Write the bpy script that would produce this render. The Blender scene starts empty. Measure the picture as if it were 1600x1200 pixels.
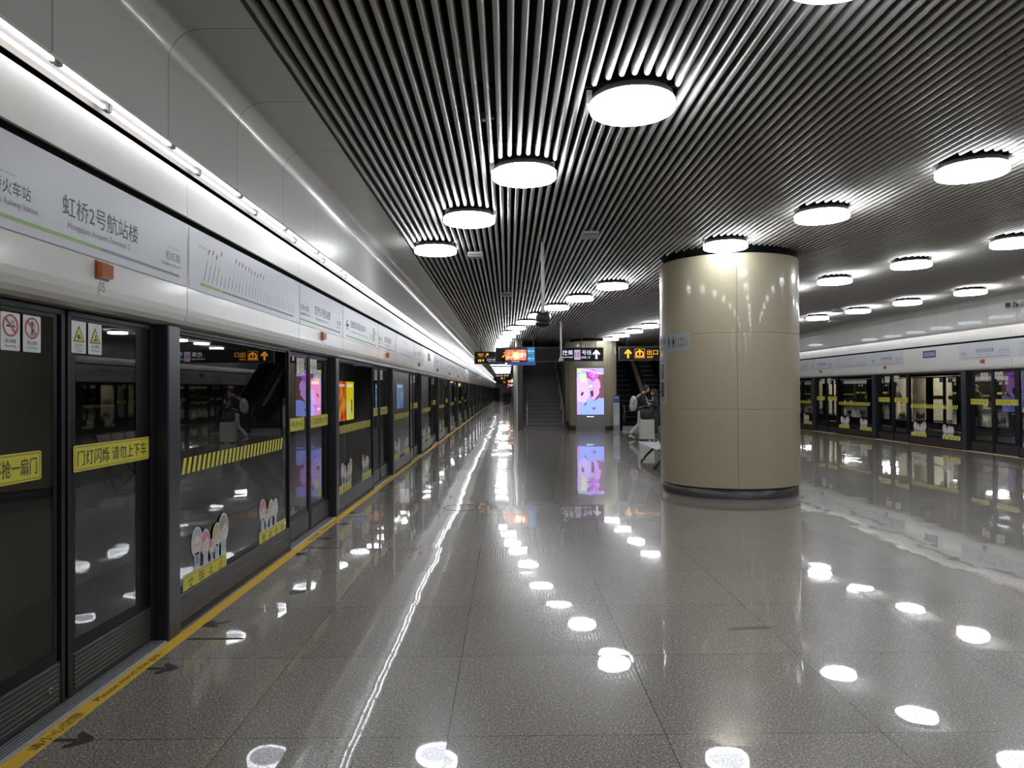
import bpy, bmesh, math, random
from mathutils import Vector, Matrix
PI = math.pi
SC = bpy.context.scene
COL = SC.collection

# ------------------------------------------------------------------ camera
f_px, pitch, yaw, roll = 1127.3, 0.0096, 0.0062, -0.0063
fw = Vector((math.sin(yaw) * math.cos(pitch), math.cos(yaw) * math.cos(pitch), math.sin(pitch)))
rt = Vector((math.cos(yaw), -math.sin(yaw), 0))
up = rt.cross(fw)
r2 = rt * math.cos(roll) + up * math.sin(roll)
u2 = -rt * math.sin(roll) + up * math.cos(roll)
cam_d = bpy.data.cameras.new('camera')
cam_d.sensor_width = 36
cam_d.lens = f_px / 1600 * 36
cam_d.clip_end = 400
cam = bpy.data.objects.new('camera', cam_d)
COL.objects.link(cam)
M = Matrix((r2, u2, -fw)).transposed().to_4x4()
M.translation = Vector((0, 0, 1.6))
cam.matrix_world = M
SC.camera = cam

# ------------------------------------------------------------------ world, exposure
world = bpy.data.worlds.new('world')
SC.world = world
world.use_nodes = True
world.node_tree.nodes['Background'].inputs[0].default_value = (0.002, 0.002, 0.002, 1)
SC.view_settings.view_transform = 'Standard'
SC.view_settings.look = 'None'
SC.view_settings.exposure = 0.87
SC.view_settings.gamma = 1.0
SC.view_settings.use_curve_mapping = False
try:
    SC.cycles.transparent_max_bounces = 24
    SC.cycles.max_bounces = 10
    SC.cycles.sample_clamp_indirect = 6
    SC.cycles.caustics_reflective = False
    SC.cycles.caustics_refractive = False
except Exception:
    pass
LAMP = 18.0        # radiance of the round ceiling lamps
TUBE = 5.4        # radiance of the tubes over the screen doors

# ------------------------------------------------------------------ materials
MATS = {}
E_ = lambda n, c, s=1.: mat(n, c, .3, emit=s)


def nd(nt, t, **kw):
    n = nt.nodes.new(t)
    for k, v in kw.items():
        setattr(n, k, v)
    return n


def mat(name, col=(.5, .5, .5), rough=.5, metal=0., emit=0., spec=.5, coat=0., coat_r=.03, noise=0., nscale=8., bump=0.):
    if name in MATS:
        return MATS[name]
    m = bpy.data.materials.new(name)
    m.use_nodes = True
    nt = m.node_tree
    b = nt.nodes['Principled BSDF']
    c4 = (*col, 1)
    b.inputs['Base Color'].default_value = c4
    b.inputs['Roughness'].default_value = rough
    b.inputs['Metallic'].default_value = metal
    b.inputs['Specular IOR Level'].default_value = spec
    b.inputs['Coat Weight'].default_value = coat
    b.inputs['Coat Roughness'].default_value = coat_r
    if emit:
        b.inputs['Emission Color'].default_value = c4
        b.inputs['Emission Strength'].default_value = emit if emit > 3 else emit * .62
    if noise or bump:
        g = nd(nt, 'ShaderNodeNewGeometry')
        n = nd(nt, 'ShaderNodeTexNoise')
        n.inputs['Scale'].default_value = nscale
        n.inputs['Detail'].default_value = 4
        nt.links.new(g.outputs['Position'], n.inputs['Vector'])
        if noise:
            mr = nd(nt, 'ShaderNodeMapRange')
            mr.inputs['To Min'].default_value = 1 - noise
            mr.inputs['To Max'].default_value = 1 + noise
            nt.links.new(n.outputs['Fac'], mr.inputs['Value'])
            vm = nd(nt, 'ShaderNodeVectorMath', operation='SCALE')
            vm.inputs[0].default_value = col
            nt.links.new(mr.outputs[0], vm.inputs['Scale'])
            nt.links.new(vm.outputs[0], b.inputs['Base Color'])
        if bump:
            bp = nd(nt, 'ShaderNodeBump')
            bp.inputs['Strength'].default_value = bump
            bp.inputs['Distance'].default_value = .01
            nt.links.new(n.outputs['Fac'], bp.inputs['Height'])
            nt.links.new(bp.outputs[0], b.inputs['Normal'])
    MATS[name] = m
    return m


def M_(nt, op, a, b=None, c=None):
    n = nd(nt, 'ShaderNodeMath', operation=op)
    for i, v in enumerate((a, b, c)):
        if v is None:
            continue
        if isinstance(v, (int, float)):
            n.inputs[i].default_value = v
        else:
            nt.links.new(v, n.inputs[i])
    return n.outputs[0]


def glass_mat(name, tint, f0=.04):
    m = bpy.data.materials.new(name)
    m.use_nodes = True
    nt = m.node_tree
    nt.nodes.clear()
    out = nd(nt, 'ShaderNodeOutputMaterial')
    geo = nd(nt, 'ShaderNodeNewGeometry')
    dot = nd(nt, 'ShaderNodeVectorMath', operation='DOT_PRODUCT')
    nt.links.new(geo.outputs['Normal'], dot.inputs[0])
    nt.links.new(geo.outputs['Incoming'], dot.inputs[1])
    a = M_(nt, 'ABSOLUTE', dot.outputs['Value'])
    p = M_(nt, 'POWER', M_(nt, 'SUBTRACT', 1.0, a), 4.0)
    fr = M_(nt, 'MULTIPLY_ADD', p, 1 - f0, f0)
    front = M_(nt, 'SUBTRACT', 1.0, geo.outputs['Backfacing'])
    fac = M_(nt, 'MULTIPLY', fr, front)
    tr = nd(nt, 'ShaderNodeBsdfTransparent')
    tr.inputs[0].default_value = (*tint, 1)
    gl = nd(nt, 'ShaderNodeBsdfGlossy')
    gl.inputs['Roughness'].default_value = 0.004
    mx = nd(nt, 'ShaderNodeMixShader')
    nt.links.new(fac, mx.inputs[0])
    nt.links.new(tr.outputs[0], mx.inputs[1])
    nt.links.new(gl.outputs[0], mx.inputs[2])
    nt.links.new(mx.outputs[0], out.inputs[0])
    MATS[name] = m
    return m


def floor_mat():
    m = bpy.data.materials.new('polished_granite_tiles')
    m.use_nodes = True
    nt = m.node_tree
    b = nt.nodes['Principled BSDF']
    L = nt.links.new
    g = nd(nt, 'ShaderNodeNewGeometry')
    sp = nd(nt, 'ShaderNodeSeparateXYZ')
    L(g.outputs['Position'], sp.inputs[0])
    S = 1.011
    tx = M_(nt, 'DIVIDE', M_(nt, 'ADD', sp.outputs[0], 1.298), S)
    ty = M_(nt, 'DIVIDE', M_(nt, 'SUBTRACT', sp.outputs[1], 3.362), S)
    ax = M_(nt, 'ABSOLUTE', M_(nt, 'SUBTRACT', M_(nt, 'FRACT', M_(nt, 'ADD', tx, .5)), .5))
    ay = M_(nt, 'ABSOLUTE', M_(nt, 'SUBTRACT', M_(nt, 'FRACT', M_(nt, 'ADD', ty, .5)), .5))
    ln = M_(nt, 'LESS_THAN', M_(nt, 'MINIMUM', ax, ay), .0030)
    cx = nd(nt, 'ShaderNodeCombineXYZ')
    L(M_(nt, 'FLOOR', tx), cx.inputs[0])
    L(M_(nt, 'FLOOR', ty), cx.inputs[1])
    wn = nd(nt, 'ShaderNodeTexWhiteNoise', noise_dimensions='2D')
    L(cx.outputs[0], wn.inputs['Vector'])
    # grains
    n1 = nd(nt, 'ShaderNodeTexNoise')
    n1.inputs['Scale'].default_value = 95
    n1.inputs['Detail'].default_value = 3
    n1.inputs['Roughness'].default_value = .7
    L(g.outputs['Position'], n1.inputs['Vector'])
    r1 = nd(nt, 'ShaderNodeValToRGB')
    cr = r1.color_ramp
    cr.elements[0].position = .34
    cr.elements[0].color = (.035, .031, .027, 1)
    cr.elements[1].position = .68
    cr.elements[1].color = (.66, .60, .51, 1)
    e = cr.elements.new(.45)
    e.color = (.175, .158, .134, 1)
    e = cr.elements.new(.58)
    e.color = (.28, .254, .217, 1)
    L(n1.outputs['Fac'], r1.inputs[0])
    v = nd(nt, 'ShaderNodeTexVoronoi')
    v.inputs['Scale'].default_value = 60
    L(g.outputs['Position'], v.inputs['Vector'])
    vs = nd(nt, 'ShaderNodeSeparateColor')
    L(v.outputs['Color'], vs.inputs[0])
    sel = M_(nt, 'MULTIPLY', M_(nt, 'GREATER_THAN', vs.outputs[0], .93), M_(nt, 'LESS_THAN', v.outputs['Distance'], .42))
    mx = nd(nt, 'ShaderNodeMix', data_type='RGBA')
    mx.inputs['B'].default_value = (.42, .4, .36, 1)
    L(M_(nt, 'MULTIPLY', sel, .6), mx.inputs['Factor'])
    L(r1.outputs[0], mx.inputs['A'])
    n2 = nd(nt, 'ShaderNodeTexNoise')
    n2.inputs['Scale'].default_value = 1.6
    n2.inputs['Detail'].default_value = 5
    L(g.outputs['Position'], n2.inputs['Vector'])
    k = M_(nt, 'ADD', M_(nt, 'MULTIPLY_ADD', wn.outputs['Value'], .14, .98), M_(nt, 'MULTIPLY', n2.outputs['Fac'], .22))
    k = M_(nt, 'MULTIPLY', k, M_(nt, 'MULTIPLY_ADD', ln, -.7, 1.0))
    sc = nd(nt, 'ShaderNodeVectorMath', operation='SCALE')
    L(mx.outputs['Result'], sc.inputs[0])
    L(k, sc.inputs['Scale'])
    L(sc.outputs[0], b.inputs['Base Color'])
    b.inputs['Roughness'].default_value = .26
    b.inputs['Specular IOR Level'].default_value = .24
    L(M_(nt, 'MULTIPLY_ADD', M_(nt, 'LESS_THAN', n1.outputs['Fac'], .44), -.55, .9), b.inputs['Coat Weight'])
    # scuffed patches shine less
    L(M_(nt, 'MULTIPLY_ADD', n2.outputs['Fac'], .06, -.005), b.inputs['Coat Roughness'])
    b.inputs['Coat IOR'].default_value = 1.45
    # every slab lies a hair out of level, its surface slightly wavy
    s1 = nd(nt, 'ShaderNodeVectorMath', operation='SUBTRACT')
    s1.inputs[1].default_value = (.5, .5, .5)
    L(wn.outputs['Color'], s1.inputs[0])
    s2 = nd(nt, 'ShaderNodeVectorMath', operation='MULTIPLY')
    s2.inputs[1].default_value = (.0085, .0085, 0)
    L(s1.outputs[0], s2.inputs[0])
    n3 = nd(nt, 'ShaderNodeTexNoise')
    n3.inputs['Scale'].default_value = 3.0
    n3.inputs['Detail'].default_value = 3.5
    L(g.outputs['Position'], n3.inputs['Vector'])
    s3 = nd(nt, 'ShaderNodeVectorMath', operation='SUBTRACT')
    s3.inputs[1].default_value = (.5, .5, .5)
    L(n3.outputs['Color'], s3.inputs[0])
    s4 = nd(nt, 'ShaderNodeVectorMath', operation='MULTIPLY')
    s4.inputs[1].default_value = (.020, .010, 0)
    L(s3.outputs[0], s4.inputs[0])
    a1 = nd(nt, 'ShaderNodeVectorMath', operation='ADD')
    L(s2.outputs[0], a1.inputs[0])
    L(s4.outputs[0], a1.inputs[1])
    a2 = nd(nt, 'ShaderNodeVectorMath', operation='ADD')
    L(a1.outputs[0], a2.inputs[0])
    L(g.outputs['Normal'], a2.inputs[1])
    nn = nd(nt, 'ShaderNodeVectorMath', operation='NORMALIZE')
    L(a2.outputs[0], nn.inputs[0])
    L(nn.outputs[0], b.inputs['Coat Normal'])
    L(nn.outputs[0], b.inputs['Normal'])
    MATS['floor'] = m
    return m


def panel_mat(name, col, rough, pitch, phase, coat=0., metal=0., axis=1, width=.004):
    """smooth sheet with dark joints at every pitch along one axis"""
    m = mat(name, col, rough, metal, coat=coat)
    nt = m.node_tree
    b = nt.nodes['Principled BSDF']
    g = nd(nt, 'ShaderNodeNewGeometry')
    sp = nd(nt, 'ShaderNodeSeparateXYZ')
    nt.links.new(g.outputs['Position'], sp.inputs[0])
    t = M_(nt, 'DIVIDE', M_(nt, 'SUBTRACT', sp.outputs[axis], phase), pitch)
    a = M_(nt, 'ABSOLUTE', M_(nt, 'SUBTRACT', M_(nt, 'FRACT', M_(nt, 'ADD', t, .5)), .5))
    ln = M_(nt, 'LESS_THAN', a, width / pitch)
    wn = nd(nt, 'ShaderNodeTexWhiteNoise', noise_dimensions='1D')
    nt.links.new(M_(nt, 'FLOOR', t), wn.inputs['W'])
    k = M_(nt, 'MULTIPLY', M_(nt, 'MULTIPLY_ADD', wn.outputs['Value'], .08, .96), M_(nt, 'MULTIPLY_ADD', ln, -.75, 1.0))
    vm = nd(nt, 'ShaderNodeVectorMath', operation='SCALE')
    vm.inputs[0].default_value = col
    nt.links.new(k, vm.inputs['Scale'])
    nt.links.new(vm.outputs[0], b.inputs['Base Color'])
    return m


def slat_mat():
    m = mat('painted_slat', (.40, .39, .375), .42, .3)
    nt = m.node_tree
    b = nt.nodes['Principled BSDF']
    g = nd(nt, 'ShaderNodeNewGeometry')
    sp = nd(nt, 'ShaderNodeSeparateXYZ')
    nt.links.new(g.outputs['Position'], sp.inputs[0])
    par = M_(nt, 'MODULO', M_(nt, 'FLOOR', M_(nt, 'DIVIDE', M_(nt, 'ADD', sp.outputs[0], 10.0), .083)), 2.0)
    t = M_(nt, 'ADD', M_(nt, 'DIVIDE', M_(nt, 'SUBTRACT', sp.outputs[1], 4.53), 3.0), M_(nt, 'MULTIPLY', par, .5))
    a = M_(nt, 'ABSOLUTE', M_(nt, 'SUBTRACT', M_(nt, 'FRACT', M_(nt, 'ADD', t, .5)), .5))
    ln = M_(nt, 'LESS_THAN', a, .0011)
    vm = nd(nt, 'ShaderNodeVectorMath', operation='SCALE')
    vm.inputs[0].default_value = (.40, .39, .375)
    nt.links.new(M_(nt, 'MULTIPLY_ADD', ln, -.85, 1.0), vm.inputs['Scale'])
    nt.links.new(vm.outputs[0], b.inputs['Base Color'])
    return m


WHITE = mat('fascia_enamel', (.62, .605, .575), .28, noise=.05, nscale=3, coat=.3, coat_r=.1)
VAL = mat('valance_enamel', (.66, .64, .60), .35, noise=.07, nscale=2.2)
SIGNB = mat('sign_board', (.50, .51, .545), .35, noise=.02, nscale=5)
STEEL = mat('brushed_steel', (.55, .55, .53), .25, .9)
INK = mat('dark_ink', (.03, .03, .035), .5)
GREYINK = mat('grey_ink', (.16, .17, .185), .5)
REDINK = mat('red_ink', (.5, .12, .13), .5)
GREEN = mat('line_green', (.25, .42, .11), .5)
LINEGREY = mat('line_grey', (.20, .21, .235), .5)
FRAME = mat('charcoal_aluminium', (.014, .014, .016), .45, 0, spec=.2)
POST = mat('post_aluminium', (.035, .037, .043), .35, .3)
KICK = mat('kick_aluminium', (.040, .036, .033), .4, .3)
BLACK = mat('matt_black', (.008, .008, .009), .6)
VOID = mat('void_black', (.0035, .0035, .004), .9, spec=.1)
RUB = mat('black_border', (.004, .004, .005), .4, spec=.2)
SILL = mat('aluminium_sill', (.5, .5, .51), .35, .3)
YEL = mat('sticker_yellow', (.62, .55, .05), .45)
YLINE = mat('line_yellow', (.80, .50, .05), .5, noise=.12, nscale=7)
BROWN = mat('brown_tape', (.050, .032, .026), .4, noise=.2, nscale=30)
PAPER = mat('white_vinyl', (.62, .62, .60), .45)
RED = mat('sign_red', (.45, .02, .02), .45)
CREAM = mat('pillar_enamel', (.39, .345, .24), .3, spec=.35, coat=.3, coat_r=.05)
JOINT = mat('joint_dark', (.05, .045, .035), .6)
GRAN = mat('dark_granite', (.065, .06, .057), .3, noise=.5, nscale=120)
LAMPM = mat('lamp_rim', (.93, .96, 1.0), .5, emit=LAMP)
DISC = mat('lamp_disc', (.86, .90, 1.0), .5, emit=LAMP * .26)
TUBEM = mat('tube_glow', (.93, .95, 1.0), .5, emit=TUBE)
GLASS = glass_mat('door_glass', (.93, .94, .93), .10)
HAND = mat('stainless', (.55, .54, .52), .35, .5)
PLATE = mat('black_sign_board', (.009, .009, .010), .4, spec=.15)
ORANGE = mat('sign_orange', (1.0, .42, .02), .5, emit=.85)
LITW = mat('sign_white', (.8, .82, .9), .5, emit=.75)
VIO = mat('line_ten_violet', (.55, .42, .62), .5, emit=.55)
ORBOX = mat('orange_lens', (.42, .12, .02), .15, coat=.8)
FLOOR = floor_mat()
SLAT = slat_mat()
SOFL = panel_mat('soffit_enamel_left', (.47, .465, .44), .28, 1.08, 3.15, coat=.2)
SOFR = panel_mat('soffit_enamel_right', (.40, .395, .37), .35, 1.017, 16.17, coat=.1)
RUBD = mat('rubber_black', (.012, .012, .012), .5)
COPPER = mat('copper_cladding', (.50, .34, .26), .35, .5)

# ------------------------------------------------------------------ mesh builder
TXT = {}


def glyphs(s):
    if s not in TXT:
        c = bpy.data.curves.new('t', 'FONT')
        c.body = s
        c.resolution_u = 3
        c.offset = .0025
        o = bpy.data.objects.new('t', c)
        COL.objects.link(o)
        dg = bpy.context.evaluated_depsgraph_get()
        me = bpy.data.meshes.new_from_object(o.evaluated_get(dg))
        vs = [(v.co.x, v.co.y) for v in me.vertices]
        fs = [tuple(p.vertices) for p in me.polygons]
        bpy.data.objects.remove(o)
        bpy.data.curves.remove(c)
        bpy.data.meshes.remove(me)
        x0 = min(v[0] for v in vs); x1 = max(v[0] for v in vs)
        y0 = min(v[1] for v in vs); y1 = max(v[1] for v in vs)
        TXT[s] = ([((a - x0) / (x1 - x0 + 1e-9), (b - y0) / (y1 - y0 + 1e-9)) for a, b in vs], fs)
    return TXT[s]


class MB:
    def __init__(s):
        s.v = []; s.f = []; s.m = []; s.mats = []; s.sm = []

    def mi(s, m):
        if m not in s.mats:
            s.mats.append(m)
        return s.mats.index(m)

    def add(s, vs, fs, m, smooth=False):
        o = len(s.v); k = s.mi(m)
        s.v += [tuple(v) for v in vs]
        for f in fs:
            s.f.append(tuple(i + o for i in f)); s.m.append(k); s.sm.append(smooth)
        return s

    def box(s, x0, x1, y0, y1, z0, z1, m):
        vs = [(x, y, z) for z in (z0, z1) for y in (y0, y1) for x in (x0, x1)]
        return s.add(vs, [(0, 2, 3, 1), (4, 5, 7, 6), (0, 1, 5, 4), (2, 6, 7, 3), (0, 4, 6, 2), (1, 3, 7, 5)], m)

    def rbox(s, x0, x1, y0, y1, z0, z1, m, r=.02):
        """box with its vertical edges rounded"""
        pts = []
        for cx, cy, a0 in ((x1 - r, y1 - r, 0), (x0 + r, y1 - r, 90), (x0 + r, y0 + r, 180), (x1 - r, y0 + r, 270)):
            for k in range(4):
                a = math.radians(a0 + 30 * k)
                pts.append((cx + r * math.cos(a), cy + r * math.sin(a)))
        return s.prism(pts, z0, z1, m)

    def prism(s, pts, z0, z1, m, smooth=False):
        n = len(pts)
        vs = [(x, y, z0) for x, y in pts] + [(x, y, z1) for x, y in pts]
        fs = [(i, (i + 1) % n, n + (i + 1) % n, n + i) for i in range(n)]
        s.add(vs, fs, m, smooth)
        return s.add(vs, [tuple(range(n - 1, -1, -1)), tuple(range(n, 2 * n))], m)

    def extrude(s, prof, a0, a1, mp, m, closed=True, smooth=False, caps=True):
        """prof: 2-D points, mp(p, t) -> 3-D"""
        n = len(prof)
        vs = [mp(p, a0) for p in prof] + [mp(p, a1) for p in prof]
        rng = range(n if closed else n - 1)
        s.add(vs, [(i, (i + 1) % n, n + (i + 1) % n, n + i) for i in rng], m, smooth)
        if closed and caps:
            s.add(vs, [tuple(range(n - 1, -1, -1)), tuple(range(n, 2 * n))], m)
        return s

    def poly(s, pts, m):
        return s.add(pts, [tuple(range(len(pts)))], m)

    def lathe(s, prof, m, n=32, c=(0, 0), smooth=True):
        vs = []; fs = []
        for r, z in prof:
            for k in range(n):
                a = 2 * PI * k / n
                vs.append((c[0] + r * math.cos(a), c[1] + r * math.sin(a), z))
        for j in range(len(prof) - 1):
            for k in range(n):
                k2 = (k + 1) % n
                fs.append((j * n + k, j * n + k2, (j + 1) * n + k2, (j + 1) * n + k))
        return s.add(vs, fs, m, smooth)

    def tube(s, pts, r, m, n=8, caps=True):
        pts = [Vector(p) for p in pts]
        rr = r if isinstance(r, (list, tuple)) else [r] * len(pts)
        vs = []; fs = []
        prev = None
        for i, p in enumerate(pts):
            d = (pts[min(i + 1, len(pts) - 1)] - pts[max(i - 1, 0)]).normalized()
            a = prev if prev is not None else (Vector((0, 0, 1)) if abs(d.z) < .9 else Vector((1, 0, 0)))
            x = (a - d * a.dot(d)).normalized()
            y = d.cross(x); prev = x
            for k in range(n):
                t = 2 * PI * k / n
                vs.append(p + (x * math.cos(t) + y * math.sin(t)) * rr[i])
        for j in range(len(pts) - 1):
            for k in range(n):
                k2 = (k + 1) % n
                fs.append((j * n + k, j * n + k2, (j + 1) * n + k2, (j + 1) * n + k))
        s.add(vs, fs, m, True)
        if caps:
            N = len(pts) * n
            s.add(vs, [tuple(range(n - 1, -1, -1)), tuple(range(N - n, N))], m)
        return s

    def ball(s, c, r, m, n=12):
        rx, ry, rz = (r, r, r) if isinstance(r, (int, float)) else r
        vs = [(c[0], c[1], c[2] - rz)]
        h = n // 2
        for j in range(1, h):
            b = -PI / 2 + PI * j / h
            for k in range(n):
                a = 2 * PI * k / n
                vs.append((c[0] + rx * math.cos(b) * math.cos(a), c[1] + ry * math.cos(b) * math.sin(a), c[2] + rz * math.sin(b)))
        vs.append((c[0], c[1], c[2] + rz))
        fs = []
        for k in range(n):
            fs.append((0, 1 + (k + 1) % n, 1 + k))
            fs.append((len(vs) - 1, 1 + (h - 2) * n + k, 1 + (h - 2) * n + (k + 1) % n))
        for j in range(h - 2):
            for k in range(n):
                fs.append((1 + j * n + k, 1 + j * n + (k + 1) % n, 1 + (j + 1) * n + (k + 1) % n, 1 + (j + 1) * n + k))
        return s.add(vs, fs, m, True)

    def text(s, t, x0, x1, z0, z1, m, y=-.002, mp=None):
        vs, fs = glyphs(t)
        if mp is None:
            mp = lambda a, b: (a, y, b)
        return s.add([mp(x0 + a * (x1 - x0), z0 + b * (z1 - z0)) for a, b in vs], fs, m)

    def rect(s, x0, x1, z0, z1, m, y=-.002):
        return s.poly([(x0, y, z0), (x1, y, z0), (x1, y, z1), (x0, y, z1)], m)

    def rrect(s, x0, x1, z0, z1, m, y=-.002, r=.01):
        pts = []
        for cx, cz, a0 in ((x1 - r, z1 - r, 0), (x0 + r, z1 - r, 90), (x0 + r, z0 + r, 180), (x1 - r, z0 + r, 270)):
            for k in range(5):
                a = math.radians(a0 + 22.5 * k)
                pts.append((cx + r * math.cos(a), y, cz + r * math.sin(a)))
        return s.poly(pts, m)

    def disc(s, cx, cz, rx, m, y=-.002, rz=None, n=20, rot=0.):
        rz = rz or rx
        pts = []
        for k in range(n):
            a = 2 * PI * k / n
            px, pz = rx * math.cos(a), rz * math.sin(a)
            pts.append((cx + px * math.cos(rot) - pz * math.sin(rot), y, cz + px * math.sin(rot) + pz * math.cos(rot)))
        return s.poly(pts, m)

    def ring(s, cx, cz, r0, r1, m, y=-.002, n=24):
        vs = [(cx + r * math.cos(2 * PI * k / n), y, cz + r * math.sin(2 * PI * k / n)) for r in (r0, r1) for k in range(n)]
        return s.add(vs, [(k, (k + 1) % n, n + (k + 1) % n, n + k) for k in range(n)], m)

    def bar(s, a, b, w, m, y=-.002):
        """flat stroke from a to b in the xz plane"""
        d = Vector((b[0] - a[0], b[1] - a[1])).normalized() * (w / 2)
        n = Vector((-d.y, d.x))
        return s.poly([(a[0] + n.x, y, a[1] + n.y), (a[0] - n.x, y, a[1] - n.y), (b[0] - n.x, y, b[1] - n.y), (b[0] + n.x, y, b[1] + n.y)], m)

    def mesh(s, name):
        me = bpy.data.meshes.new(name)
        me.from_pydata(s.v, [], s.f)
        for m in s.mats:
            me.materials.append(m)
        me.polygons.foreach_set('material_index', s.m)
        me.polygons.foreach_set('use_smooth', s.sm)
        me.update()
        return me

    def build(s, name, parent=None, loc=None, rotz=None, **props):
        o = bpy.data.objects.new(name, s.mesh(name))
        return place(o, parent, loc, rotz, **props)


def place(o, parent=None, loc=None, rotz=None, **props):
    COL.objects.link(o)
    if parent is not None:
        o.parent = parent
    if loc is not None:
        o.location = loc
    if rotz is not None:
        o.rotation_euler = (0, 0, rotz)
    for k, v in props.items():
        if v is not None:
            o[k] = v
    return o


def thing(name, label, category, loc=(0, 0, 0), rotz=0., group=None):
    return place(bpy.data.objects.new(name, None), None, loc, rotz, label=label, category=category, group=group)


def dup(src, loc=None, rotz=None, label=None, group=None, parent=None):
    o = src.copy()
    COL.objects.link(o)
    if parent is not None:
        o.parent = parent
    if loc is not None:
        o.location = loc
    if rotz is not None:
        o.rotation_euler = (0, 0, rotz)
    if label:
        o['label'] = label
    if group:
        o['group'] = group
    for c in src.children:
        dup(c, parent=o)
    return o


def struct(name, mb, **kw):
    return mb.build(name, kind='structure', **kw)


ORD = 'nearest,second,third,fourth,fifth,sixth,seventh,eighth,ninth,tenth,eleventh,twelfth,thirteenth,fourteenth,fifteenth,sixteenth,seventeenth,eighteenth,nineteenth'.split(',')
TENS = {20: 'twentieth', 30: 'thirtieth', 40: 'fortieth', 50: 'fiftieth', 60: 'sixtieth', 70: 'seventieth', 80: 'eightieth', 90: 'ninetieth', 100: 'hundredth'}
CARD = ['', 'twenty', 'thirty', 'forty', 'fifty', 'sixty', 'seventy', 'eighty', 'ninety', 'hundred and']


def ordw(n):
    """1-based"""
    if n < 20:
        return ORD[n - 1] if n > 1 else 'nearest'
    if n in TENS:
        return TENS[n]
    t, r = n // 10, n % 10
    if n > 100:
        return 'hundred and ' + (ordw(n - 100) if n > 101 else 'first')
    return CARD[t - 1] + '-' + ('first' if r == 1 else ORD[r - 1])


YB, YE = -22.0, 130.0          # platform ends
XL, XR = -2.22, 11.72          # faces of the fixed screens
RL, RR = PI / 2, -PI / 2       # orientation of things mounted on the left and right sides
P0, PITCH = 4.76, 4.56         # screen posts


def post_y(n):
    return P0 + PITCH * n


# ------------------------------------------------------------------ setting: floors
fl = MB()
fl.box(XL - .16, XR + .16, YB, YE, -.3, 0, FLOOR)
struct('floor', fl)
fl = MB()
fl.box(16.05, 31.2, 8, 100, -.3, 0, FLOOR)
struct('floor', fl)
tb = MB()
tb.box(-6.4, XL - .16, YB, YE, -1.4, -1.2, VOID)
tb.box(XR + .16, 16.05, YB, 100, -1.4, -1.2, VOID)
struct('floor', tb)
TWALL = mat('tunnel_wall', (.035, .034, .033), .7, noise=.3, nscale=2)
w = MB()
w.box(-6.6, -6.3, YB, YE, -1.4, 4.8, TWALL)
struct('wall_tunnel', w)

# soffit + upper wall on both sides: section in the local frame (y into the wall)
def soffit_prof(flat):
    pts = [(-.215, 3.094), (-.24, 3.094), (-.24, 3.54)]
    for k in range(1, 9):
        a = math.radians(90 * k / 8)
        pts.append((-.44 + .20 * math.cos(a), 3.54 + .20 * math.sin(a)))
    pts += [(-flat, 3.74), (-flat, 3.725), (-flat - .012, 3.725), (-flat - .012, 3.82), (-.215, 3.82)]
    return pts


w = MB()
w.extrude(soffit_prof(.77), YB, YE, lambda p, t: (XL - p[0], t, p[1]), SOFL, smooth=False)
o = struct('wall_left', w)
w = MB()
w.extrude(soffit_prof(.74), YB, 100, lambda p, t: (XR + p[0], t, p[1]), SOFR)
struct('wall_right', w)
for nm, me in (('wall_left', None),):
    pass

LIP = mat('trough_beige', (.30, .27, .24), .4)
TRAY = mat('lamp_tray', (.20, .195, .19), .4, .1)
for nm, X, s, ye in (('trim_1', XL, -1, YE), ('trim_2', XR, 1, 100)):
    w = MB()
    mp = lambda p, t: (X + s * p[0], t, p[1])
    lz = 3.096 if s < 0 else 3.03
    w.extrude([(-.225 if s > 0 else -.215, lz), (-.20, lz + .03), (-.20, 3.16), (-.225 if s > 0 else -.215, 3.16)], YB, ye, mp, LIP)
    w.extrude([(-.20, 3.14), (-.05, 3.14), (-.05, 3.16), (-.20, 3.16)], YB, ye, mp, TRAY)
    w.extrude([(-.05, 3.10), (-.045, 3.10), (-.045, 3.16), (-.05, 3.16)], YB, ye, mp, LIP)
    w.extrude([(-.045, 3.14), (.33, 3.14), (.33, 3.8), (-.045, 3.8)], YB, ye, mp, VOID)
    # black backing behind both rows of panels
    w.extrude([(-.03, 2.738), (.10, 2.738), (.10, 2.783), (-.03, 2.783)], YB, ye, mp, VOID)
    w.extrude([(.20, 2.05), (.23, 2.05), (.23, 3.14), (.20, 3.14)], YB, ye, mp, VOID)
    struct(nm, w)

# black ceiling void and the deck above the slats
SX0, SX1, SP = -1.38, 10.93, .083
w = MB()
w.box(-2.0, 12.2, YB, 34, 4.55, 4.7, VOID)
w.box(-2.0, .35, 34, YE, 4.55, 4.7, VOID)
w.box(8.4, 12.2, 34, 100, 4.55, 4.7, VOID)
w.box(XL + .74, XL + .77, YB, YE, 3.83, 4.6, VOID)
w.box(XR - .74, XR - .71, YB, 100, 3.83, 4.6, VOID)
w.box(XL - .1, XL + .76, YB, YE, 3.83, 3.9, VOID)
w.box(XR - .73, XR + .3, YB, 100, 3.83, 3.9, VOID)
struct('ceiling', w)
for i, (x0, x1, y0, y1) in enumerate(((-6.6, 12.2, YB - .3, YB), (-6.6, 3.0, YE, YE + .3))):
    w = MB()
    w.box(x0, x1, y0, y1, -1.4, 4.7, mat('end_wall', (.34, .32, .27), .4))
    struct('wall_back' if i == 0 else 'wall_far', w)

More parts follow.
